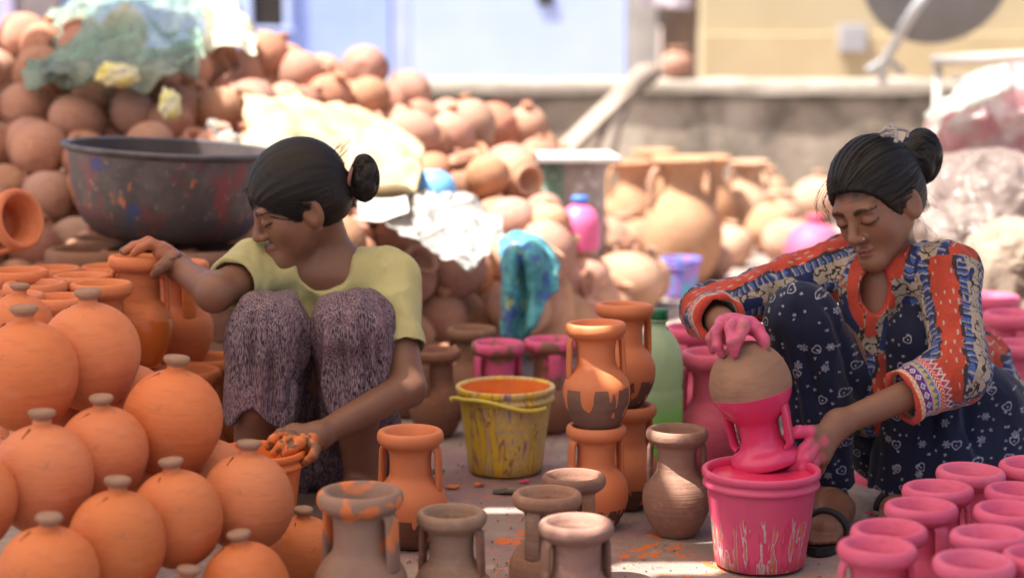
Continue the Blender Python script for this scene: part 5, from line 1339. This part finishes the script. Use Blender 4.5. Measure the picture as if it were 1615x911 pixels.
    def ladder(u, v):
        w = np.abs(((u + .012 * nz * .6 + .065) % .13) - .065)
        C = np.tile(red, (len(u), 1)) * (1 + .18 * nz[:, None])
        lad = (w > .024) & (w < .046); Cl = np.where(((v * 62 + nz) % 1 < .55)[:, None], navy, blue) ; Cl = np.where(((v * 62 + nz * .6 + .2) % 1 < .16)[:, None] | (nz3[:, None] > .62), cream, Cl)
        C = np.where(lad[:, None], Cl, C)
        crk = (w >= .046); Cc = cream * (1 + .25 * nz[:, None]); Cc = np.where((np.abs(nz2) < .13)[:, None], dark, Cc); Cc = np.where((nz > .45)[:, None], navy * .8, Cc); C = np.where(crk[:, None], Cc, C)
        edge = (np.abs(w - .024) < .004) & (nz2 > -.2); C = np.where(edge[:, None], dark * 1.3, C)
        su, sv = (u * 1.0) / .017, v / .024; cell = np.floor(sv); fu = (su + .5 * (cell % 2)) % 1 - .5; fv = sv % 1 - .5
        spk = (w < .022) & ((fu * 2.2) ** 2 + fv ** 2 < .05 + .05 * nz) & (_hash(cell, np.floor(su + .5 * (cell % 2)), cell * 0, 5) < .65); C = np.where(spk[:, None], cream * 1.1, C)
        return C
    C = ladder(u, v)
    def cuff(C, dist, ang, r, mask):
        d = dist; a = ang * r
        zig = lambda p, am: np.abs((a / p) % 1 - .5) * 2 * am
        def setc(m, col): C[m & mask] = col
        setc((d < .072), (.30, .05, .09))
        setc((d > .062) & (d < .082) & (np.abs(d - .064 - zig(.014, .012)) < .0028), (.52, .42, .40))
        setc((d > .050) & (d < .062), (.50, .05, .03)); setc((d > .050) & (d < .062) & (((a + np.abs(d - .056) * 1.2) / .008) % 1 < .4), (.60, .40, .34))
        setc((d > .047) & (d < .050), (.35, .32, .42))
        setc((d > .034) & (d < .047), (.07, .17, .24)); setc((d > .034) & (d < .047) & (d < .036 + zig(.014, .011)), (.50, .33, .10))
        setc((d > .031) & (d < .034), (.34, .30, .42))
        setc((d > .014) & (d < .031), (.11, .03, .14)); fa = ((a / .019) % 1 - .5) * .019; dd = np.abs(fa) + np.abs(d - .0225)
        setc((d > .014) & (d < .031) & (((dd < .0072) & (dd > .0042)) | (dd < .0018)), (.52, .46, .52))
        setc((d > .005) & (d < .014), (.55, .30, .12)); setc((d > .005) & (d < .014) & (np.abs(d - .0055 - zig(.012, .008)) < .0016), (.60, .50, .44))
        setc(d < .005, (.50, .06, .04)); return C
    C = cuff(C, LfL - tfL, across(qfL, dfL, (0, -1, .2)), .056, (rfL < .085) & (tfL > 0))
    C = cuff(C, LfR - tfR, across(qfR, dfR, (0, -.5, .8)), .05, (rfR < .085) & (tfR > 0))
    # plain red binding round the neckline and a red yoke
    q = (V - A3(W(1381, 458, 3.93))) / np.array((.033, .09, .052)); e = np.sqrt((q * q).sum(1)); fr = V[:, 1] < 4.03
    mid = fr & (e < 2.6) & (V[:, 2] < W(1380, 440, 3.93).z) & ~armL & ~armR
    Cm = cream * .85 * (1 + .3 * nz[:, None]); Cm = np.where((np.abs(nz2) < .16)[:, None], dark, Cm); Cm = np.where((nz > .25)[:, None], navy * .9, Cm); Cm = np.where((nz < -.55)[:, None], red * .9, Cm); C[mid] = Cm[mid]
    C[(e < 1.06) & fr] = (.46, .05, .03); C[(e >= 1.12) & (e < 1.75) & fr & (V[:, 0] < W(1362, 458, 3.93).x)] = red * .95
    me = mesh_np('kurta', V, Fc); set_col(me, C); kid('kurta', me, M['print'])
    # ---------------- loose navy trousers
    hemR = W(1318, 768, 3.935); hemL = W(1415, 775, 3.95); T = Field(); T2 = Field()
    T.cap(K_R, W(1290, 650, 3.92), .076, .070, .03); T.cap(W(1290, 650, 3.92), hemR, .070, .043, .03, 'u', True); T.cap(W(1440, 735, 4.12), K_R, .078, .073, .03)
    T2.cap(K_L, hemL, .070, .062, .04, 'u', True); T2.cap(W(1560, 690, 4.08), K_L, .125, .072, .05)
    T2.cap(W(1455, 620, 3.93), W(1478, 745, 3.93), .06, .085, .05); T2.cap(W(1540, 670, 4.02), W(1560, 735, 3.98), .10, .09, .06); T2.cap(W(1480, 740, 3.94), W(1600, 740, 4.02), .08, .06, .06); T2.cap(W(1400, 700, 4.1), W(1520, 720, 4.12), .09, .10, .05)
    fl = fold_lines([(W(1250, 470, 3.82), W(1300, 690, 3.86), .012, -.012), (W(1300, 470, 3.83), W(1345, 620, 3.9), .012, -.012), (W(1225, 520, 3.83), W(1270, 700, 3.87), .011, -.010), (W(1440, 560, 3.88), W(1420, 760, 3.9), .013, -.014), (W(1480, 600, 3.86), W(1470, 780, 3.86), .013, -.016), (W(1530, 620, 3.9), W(1530, 790, 3.88), .014, -.016),
                     (W(1505, 600, 3.9), W(1500, 780, 3.86), .012, .010), (W(1575, 640, 3.95), W(1580, 760, 3.95), .014, -.014), (W(1450, 650, 3.87), W(1440, 780, 3.88), .010, .009), (W(1275, 560, 3.82), W(1330, 740, 3.88), .009, -.008)])
    V, Fc = join_np([mesh_cloth(T, .003, .010, 77, (9, 9, 3), fl), mesh_cloth(T2, .003, .010, 78, (9, 9, 3), fl)])
    V, Fc = split_front(V, Fc)
    V[:, 2] = np.maximum(V[:, 2], .012)
    a, b = V[:, 0] * .93 - V[:, 1] * .35, V[:, 2]
    C = np.tile(np.array((.0085, .011, .032)), (len(V), 1)) * (1 + .2 * fbm(V * 15, 2, 5)[:, None]); wh = np.array((.30, .30, .34))
    def motifs(C, cell, off, kind, sz, prob):
        ia, ib = np.floor(a / cell + off), np.floor(b / cell + off * .7); z0 = np.zeros_like(ia)
        hx, hy, hr, hp = [_hash(ia, ib, z0, 91 + i * 7 + int(off * 100)) for i in range(4)]
        la = a - (ia - off + .28 + .44 * hx) * cell; lb = b - (ib - off * .7 + .28 + .44 * hy) * cell; th = (hr - .5) * 1.6
        x = (la * np.cos(th) + lb * np.sin(th)) / sz; y = (-la * np.sin(th) + lb * np.cos(th)) / sz
        if kind == 'heart': hv = (x * x + y * y - 1); g = hv ** 3 - x * x * y ** 3; x2, y2 = x * 2, y * 2; g2 = (x2 * x2 + y2 * y2 - 1) ** 3 - x2 * x2 * y2 ** 3; x3, y3 = x * 1.30, y * 1.30 - .02; g3 = (x3 * x3 + y3 * y3 - 1) ** 3 - x3 * x3 * y3 ** 3; m = ((g < 0) & (g3 > 0)) | (np.hypot(x, y - .1) < .2)
        elif kind == 'flower': rr_ = np.hypot(x, y); an = np.arctan2(y, x); m = (np.abs(rr_ - .72 - .20 * np.cos(an * 6)) < .13) | (np.abs(rr_ - .3) < .1)
        else: rr_ = np.hypot(x, y); an = np.arctan2(y, x); m = rr_ < .62 + .3 * np.cos(an * 5)
        C[m & (hp < prob)] = wh; return C
    C = motifs(C, .052, .13, 'heart', .0084, .7); C = motifs(C, .056, .61, 'flower', .0080, .6); C = motifs(C, .027, .37, 'star', .0034, .55); C = motifs(C, .033, .83, 'star', .0040, .6)
    me = mesh_np('trousers', V, Fc); set_col(me, C); kid('trousers', me, M['navy'])
    # sandals
    sm = plain('black_rubber', (.02, .018, .018), (.035, .03, .03), .6)
    for (h_, t_, sg) in ((h1, t1, 1), (h2, t2, -1)):
        d = (t_ - h_).normalized(); l = Vector((0, 0, 1)).cross(d); bm = bmesh.new(); n = 28; tv, bv = [], []
        for i in range(n):
            an = i / n * 6.283; fx = .5 + .56 * math.cos(an); wv = (.036 + .010 * fx) * math.sin(an); p = h_ + d * (fx * .215) + l * wv
            tv.append(bm.verts.new((p.x, p.y, .016))); bv.append(bm.verts.new((p.x, p.y, .001)))
        bm.faces.new(tv); bm.faces.new(bv[::-1])
        for i in range(n): bm.faces.new((tv[i], bv[i], bv[(i + 1) % n], tv[(i + 1) % n]))
        s_ = kid('sandal', mesh_bm('sandal', bm, False), sm)
        arch = [h_ + d * .135 + l * (.046 * math.cos(t)) + Vector((0, 0, .012 + .046 * math.sin(t))) for t in np.linspace(0, math.pi, 13)]
        V2, F2 = tube_np(arch, .0075, 8); o = link('strap', mesh_multi('sandal_strap', [(V2, F2)]), s_, sm)
    return root
right_girl()
# the pot she holds, upside down, dipped to the middle
m_held = dipped_mat('pink_dip_wet', (.66, .055, .15), (.58, .035, .11), .086, True, .0, (.27, .15, .092), True, .006, 30)
m_held2 = m_held
HELD = [(.0, .0015), (.020, .0), (.030, .003), (.052, .020), (.067, .044), (.0735, .073), (.069, .100), (.055, .124), (.043, .137), (.0365, .147), (.0355, .162), (.037, .178), (.043, .190),
        (.054, .198), (.0605, .205), (.0625, .212), (.0605, .220), (.055, .2235), (.049, .221), (.044, .212), (.036, .196), (.031, .178), (.030, .150), (.0, .14)]
top = W(1171, 543, 3.665); mouth = W(1213, 752, 3.675); d = (mouth - top).normalized()
o = jug('held_jug', top, m_held, 'jug held upside down, bare base up, neck wet with pink paint', None, 1.10, 0, None, 1, None, 2, HELD)
hx = Vector((1, -.55, 0)); hx = (hx - d * hx.dot(d)).normalized(); hy = d.cross(hx)
o.rotation_euler = Matrix((hx, hy, d)).transposed().to_euler()

# ================================================================ the girl among the orange jugs
def left_girl():
    H = Head(W(470, 320, 4.10), 75, 22, 4, 1.07)
    S_R, E_R, W_R = W(408, 425, 4.13), W(338, 462, 3.96), W(281, 421, 4.09)
    S_L, E_L, W_L = W(612, 440, 4.14), W(641, 612, 3.99), W(500, 688, 3.80)
    neck = W(530, 425, 4.18); chest = W(512, 508, 4.22); waist = W(505, 610, 4.28); pelvis = W(505, 700, 4.30)
    K_R, A_R = W(422, 520, 3.98), W(392, 770, 4.0); K_L, A_L = W(557, 516, 3.99), W(573, 772, 4.05)
    root = empty('person', (pelvis.x, pelvis.y, 0)); tag(root, 'girl in pale yellow T-shirt and grey trousers squatting among orange pots', 'person')
    def kid(name, me, mat=None):
        o = link(name, me, root, mat); o.matrix_parent_inverse = Matrix.Translation(root.location).inverted(); return o
    F = Field(); build_head(F, H)
    F.cap(H.w((0, -.036, -.030)), neck, .041, .047, .012)
    F.cap(neck, chest, .058, .108, .04); F.cap(chest, waist, .108, .105, .03); F.cap(S_R, S_L, .048, .048, .04); F.cap(waist, pelvis, .11, .12, .03)
    F.limb([S_R, E_R], [.043, .038], .02); F.cap(E_R, W_R, .038, .0255, .02)
    F.limb([S_L, E_L], [.045, .040], .02); F.cap(E_L, W_L, .039, .025, .02)
    F.limb([pelvis, K_R, W(408, 640, 3.96), A_R], [.08, .052, .052, .034], .02); F.limb([pelvis, K_L, W(562, 640, 4.0), A_L], [.08, .052, .050, .034], .02)
    fd = Vector((-.15, -.98, 0)).normalized(); ld = Vector((0, 0, 1)).cross(fd)
    h1 = Vector((A_R.x + .01, A_R.y + .04, .012)); h2 = Vector((A_L.x, A_L.y + .04, .012)); t1 = h1 + fd * .21; t2 = h2 + fd * .21
    foot(F, h1, t1, A_R, -ld); foot(F, h2, t2, A_L, ld)
    k = .005
    # right hand laid across the rim of the jug
    F.cap(W_R, W(262, 402, 4.10), .025, .020, .02); F.cap(W_R, W(256, 396, 4.13), .022, .018, .02); F.cap(W(258, 398, 4.085), W(252, 392, 4.15), .017, .016, .015)
    F.limb([W(258, 394, 4.085), W(240, 384, 4.085), W(222, 391, 4.09), W(212, 399, 4.09)], [.0125, .011, .010, .0085], k)
    F.limb([W(255, 391, 4.105), W(234, 381, 4.11), W(213, 388, 4.115), W(198, 397, 4.115)], [.0125, .0115, .010, .0085], k)
    F.limb([W(252, 390, 4.125), W(230, 383, 4.135), W(210, 388, 4.14), W(194, 396, 4.14)], [.0125, .011, .010, .0085], k)
    F.limb([W(250, 391, 4.145), W(232, 385, 4.16), W(214, 391, 4.165)], [.0115, .010, .0085], k)
    F.limb([W(272, 408, 4.07), W(262, 416, 4.052), W(252, 424, 4.05), W(243, 434, 4.058)], [.0165, .014, .012, .0095], .008)
    # left hand drooping over the bucket
    F.cap(W_L, W(468, 684, 3.795), .025, .020, .02); F.cap(W_L, W(478, 694, 3.790), .023, .019, .02); F.cap(W(462, 682, 3.800), W(480, 698, 3.780), .018, .017, .015)
    F.limb([W(458, 680, 3.800), W(442, 684, 3.785), W(430, 694, 3.780), W(424, 704, 3.785)], [.0125, .0115, .0102, .0085], k)
    F.limb([W(466, 686, 3.785), W(458, 690, 3.762), W(444, 702, 3.755), W(433, 714, 3.760)], [.0128, .0118, .0105, .0088], k)
    F.limb([W(476, 692, 3.778), W(474, 697, 3.755), W(460, 708, 3.745), W(449, 715, 3.750)], [.0125, .0118, .0102, .0088], k)
    F.limb([W(486, 696, 3.778), W(497, 708, 3.755), W(494, 719, 3.740), W(480, 729, 3.740)], [.0115, .0108, .0098, .0085], k)
    F.limb([W(482, 700, 3.820), W(466, 712, 3.810), W(452, 722, 3.805)], [.014, .012, .010], .008)
    V, Fc = F.mesh(.0027)
    C = np.tile(np.array(SKIN) * .92, (len(V), 1)); L = H.loc(V); C = face_colour(C, L, SKIN)
    hl = ramp01(L[:, 2], .046, .06) * (np.linalg.norm(L, axis=1) < .16); C = paintc(C, hl, (.02, .014, .011))
    n = fbm(V * 55, 2, 3); n2 = fbm(V * 90, 2, 6)
    dl = np.linalg.norm(V - A3(W(458, 705, 3.76)), axis=1)
    m = ramp01(dl + n * .008, .062, .048) * (n2 < .32) * (V[:, 2] < W(460, 684, 3.78).z + .004); C = paintc(C, m, (.70, .20, .05))
    dr_ = np.linalg.norm(V - A3(W(232, 395, 4.11)), axis=1); C = paintc(C, ramp01(dr_ + n * .02, .085, .03) * .7, (.50, .15, .05))
    me = mesh_np('body', V, Fc); set_col(me, C); kid('body', me, M['skin'])
    bun = W(575, 281, 4.12)
    hair = kid('hair', build_hair(H, bun, (.032, .038, .052), None, .012), M['hair'])
    e = A3(W(552, 280, 4.10)); V2, F2 = tube_np([e + np.array([.004 * math.sin(t), .018 * math.cos(t), .020 * math.sin(t)]) for t in np.linspace(0, 6.283, 25)], .004, 8, False)
    link('hair_tie', mesh_multi('hair_tie', [(V2, F2)]), hair, plain('dusty_pink_elastic', (.32, .14, .13), None, .8))
    rr = random.Random(9); parts = []
    for i in range(14):
        x = 540 + rr.uniform(-12, 10); y = 245 + rr.uniform(-20, 20); parts.append(tube_np(catmull([W(x - 10, y + 8, 4.09), W(x, y - 2, 4.09), W(x + 6, y - 5 - rr.uniform(0, 4), 4.09)], 4), .0004, 5))
    for i in range(8):
        x = 392 + rr.uniform(-4, 6); parts.append(tube_np(catmull([W(x + 8, 285 + i * 2, 4.08), W(x - 4, 296 + i, 4.08), W(x - 5, 302 + rr.uniform(0, 6), 4.08)], 4), .0005, 5))
    parts += hair_strands(H, bun, rr, 420, .010, (.032, .038, .052))
    kid('loose_hair', mesh_multi('loose_hair', parts), M['hair'])['kind'] = 'stuff'
    # T-shirt
    K = Field(); sR = A3(S_R) + (A3(E_R) - A3(S_R)) * .62; sL = A3(S_L) + (A3(E_L) - A3(S_L)) * .66
    K.cap(neck + (chest - neck) * .3, chest, .085, .126, .03); K.cap(chest, waist, .128, .130, .03); K.cap(waist, pelvis, .130, .13, .03); K.cap(S_R, S_L, .062, .062, .05)
    K.cap(S_R, Vector(sR), .064, .058, .02, 'u', True); K.cap(S_L, Vector(sL), .064, .060, .025, 'u', True)
    K.cap(Vector(H.w((0, -.025, -.05))), neck, .062, .064, .012, 's'); K.ell(W(512, 418, 4.06), (.060, .12, .062), .010, 's')
    for a, b, r0 in ((S_R, sR, .048), (S_L, sL, .050)):
        d = (A3(b) - A3(a)); d /= np.linalg.norm(d); K.cap(Vector(A3(b) - d * .03), Vector(A3(b) + d * .08), r0, r0 + .003, .004, 's')
    fl = fold_lines([(W(585, 440, 4.1), W(560, 520, 4.12), .010, -.010), (W(600, 460, 4.1), W(605, 540, 4.09), .010, -.008), (W(440, 400, 4.1), W(455, 480, 4.1), .010, -.010), (W(390, 410, 4.06), W(365, 450, 4.04), .008, -.008), (W(400, 430, 4.06), W(375, 475, 4.03), .007, -.007), (W(640, 450, 4.12), W(650, 540, 4.08), .009, -.006),
                     (W(490, 470, 4.08), W(520, 560, 4.14), .012, -.008), (W(575, 385, 4.12), W(635, 425, 4.12), .0035, -.003), (W(430, 440, 4.1), W(420, 500, 4.1), .009, .006),
                     (W(596, 415, 4.10), W(580, 520, 4.10), .006, -.009), (W(606, 420, 4.08), W(592, 540, 4.08), .005, .006), (W(622, 450, 4.08), W(612, 548, 4.06), .005, -.008), (W(560, 470, 4.08), W(600, 500, 4.1), .006, -.007), (W(455, 420, 4.1), W(470, 520, 4.1), .006, -.009), (W(468, 430, 4.08), W(482, 520, 4.1), .005, .006), (W(420, 395, 4.08), W(380, 430, 4.05), .005, -.007), (W(395, 400, 4.06), W(362, 440, 4.03), .005, -.006), (W(540, 470, 4.08), W(500, 490, 4.09), .006, -.006), (W(640, 470, 4.06), W(655, 545, 4.05), .005, -.006)])
    V, Fc = mesh_cloth(K, .003, .012, 41, (12, 12, 5), fl)
    t = NT('pale_yellow_jersey'); v = t.geo(); c = t.mix(t.step(t.noise(v, 9, 4), .35, .7), (.50, .46, .20), (.42, .385, .16)); t.col(c); t.rough(.9); t.b.inputs['Sheen Weight'].default_value = .15; t.bump(t.noise(v, 420, 2), .25, .003)
    sh = kid('t_shirt', mesh_np('t_shirt', V, Fc), t.m)
    # trousers
    eR = W(408, 652, 3.965); eL = W(563, 640, 4.0); legs = []
    for (Kn, en, r0, r1, hip, i0, i1, rin) in ((K_R, eR, .081, .076, W(455, 695, 4.26), W(425, 560, 4.02), W(446, 690, 4.08), .065), (K_L, eL, .077, .072, W(560, 695, 4.26), W(548, 560, 4.03), W(536, 650, 4.06), .062)):
        T = Field(); T.cap(Kn, en, r0, r1, .03, 'u', True); T.cap(hip, Kn, .105, r0 - .002, .04); T.cap(i0, i1, .055, .045, .04)
        d = (A3(en) - A3(Kn)); d /= np.linalg.norm(d); T.cap(Vector(A3(en) - d * .05), Vector(A3(en) + d * .08), rin, rin + .004, .004, 's'); legs.append(T)
    T = Field(); T.cap(W(470, 720, 4.24), W(545, 720, 4.24), .10, .10, .05); legs.append(T)
    fl = fold_lines([(W(400, 480, 3.9), W(395, 620, 3.89), 0.0080, -0.0170), (W(425, 500, 3.9), W(430, 640, 3.9), 0.0080, -0.0204), (W(450, 490, 3.92), W(455, 640, 3.94), 0.0072, 0.0136), (W(375, 520, 3.92), W(370, 650, 3.92), 0.0080, -0.0153), (W(535, 490, 3.91), W(545, 640, 3.92), 0.0080, -0.0204), (W(565, 490, 3.91), W(590, 640, 3.93), 0.0080, -0.0170), (W(515, 530, 3.94), W(520, 650, 3.96), 0.0080, 0.0136), (W(590, 510, 3.93), W(605, 620, 3.95), 0.0072, -0.0136), (W(410, 560, 3.89), W(412, 655, 3.89), 0.0056, 0.0136)])
    V, Fc = join_np([mesh_cloth(T, .003, .017, 63, (14, 14, 4), fl) for T in legs])
    V[:, 2] += np.where((V[:, 2] < eR.z + .06) & (V[:, 1] < 4.02), .022 * np.sin(V[:, 0] * 55) + .014 * vnoise(V * 25, 3), 0)
    t = NT('heathered_knit'); v = t.geo()
    n = t.noise(t.mapping(v, (1, 1, .14), (0, R(14), 0)), 520, 2.5, .6); n2 = t.noise(v, 14, 3)
    c = t.mix(t.step(n, .40, .60), (.035, .024, .032), (.30, .215, .235)); c = t.mix(t.math('MULTIPLY', t.step(n2, .5, .7), .35), c, (.17, .07, .10)); t.col(c); t.rough(.95); t.b.inputs['Specular IOR Level'].default_value = .15; t.bump(n, .4, .003)
    kid('trousers', mesh_np('trousers', V, Fc), t.m)
    return root
left_girl()
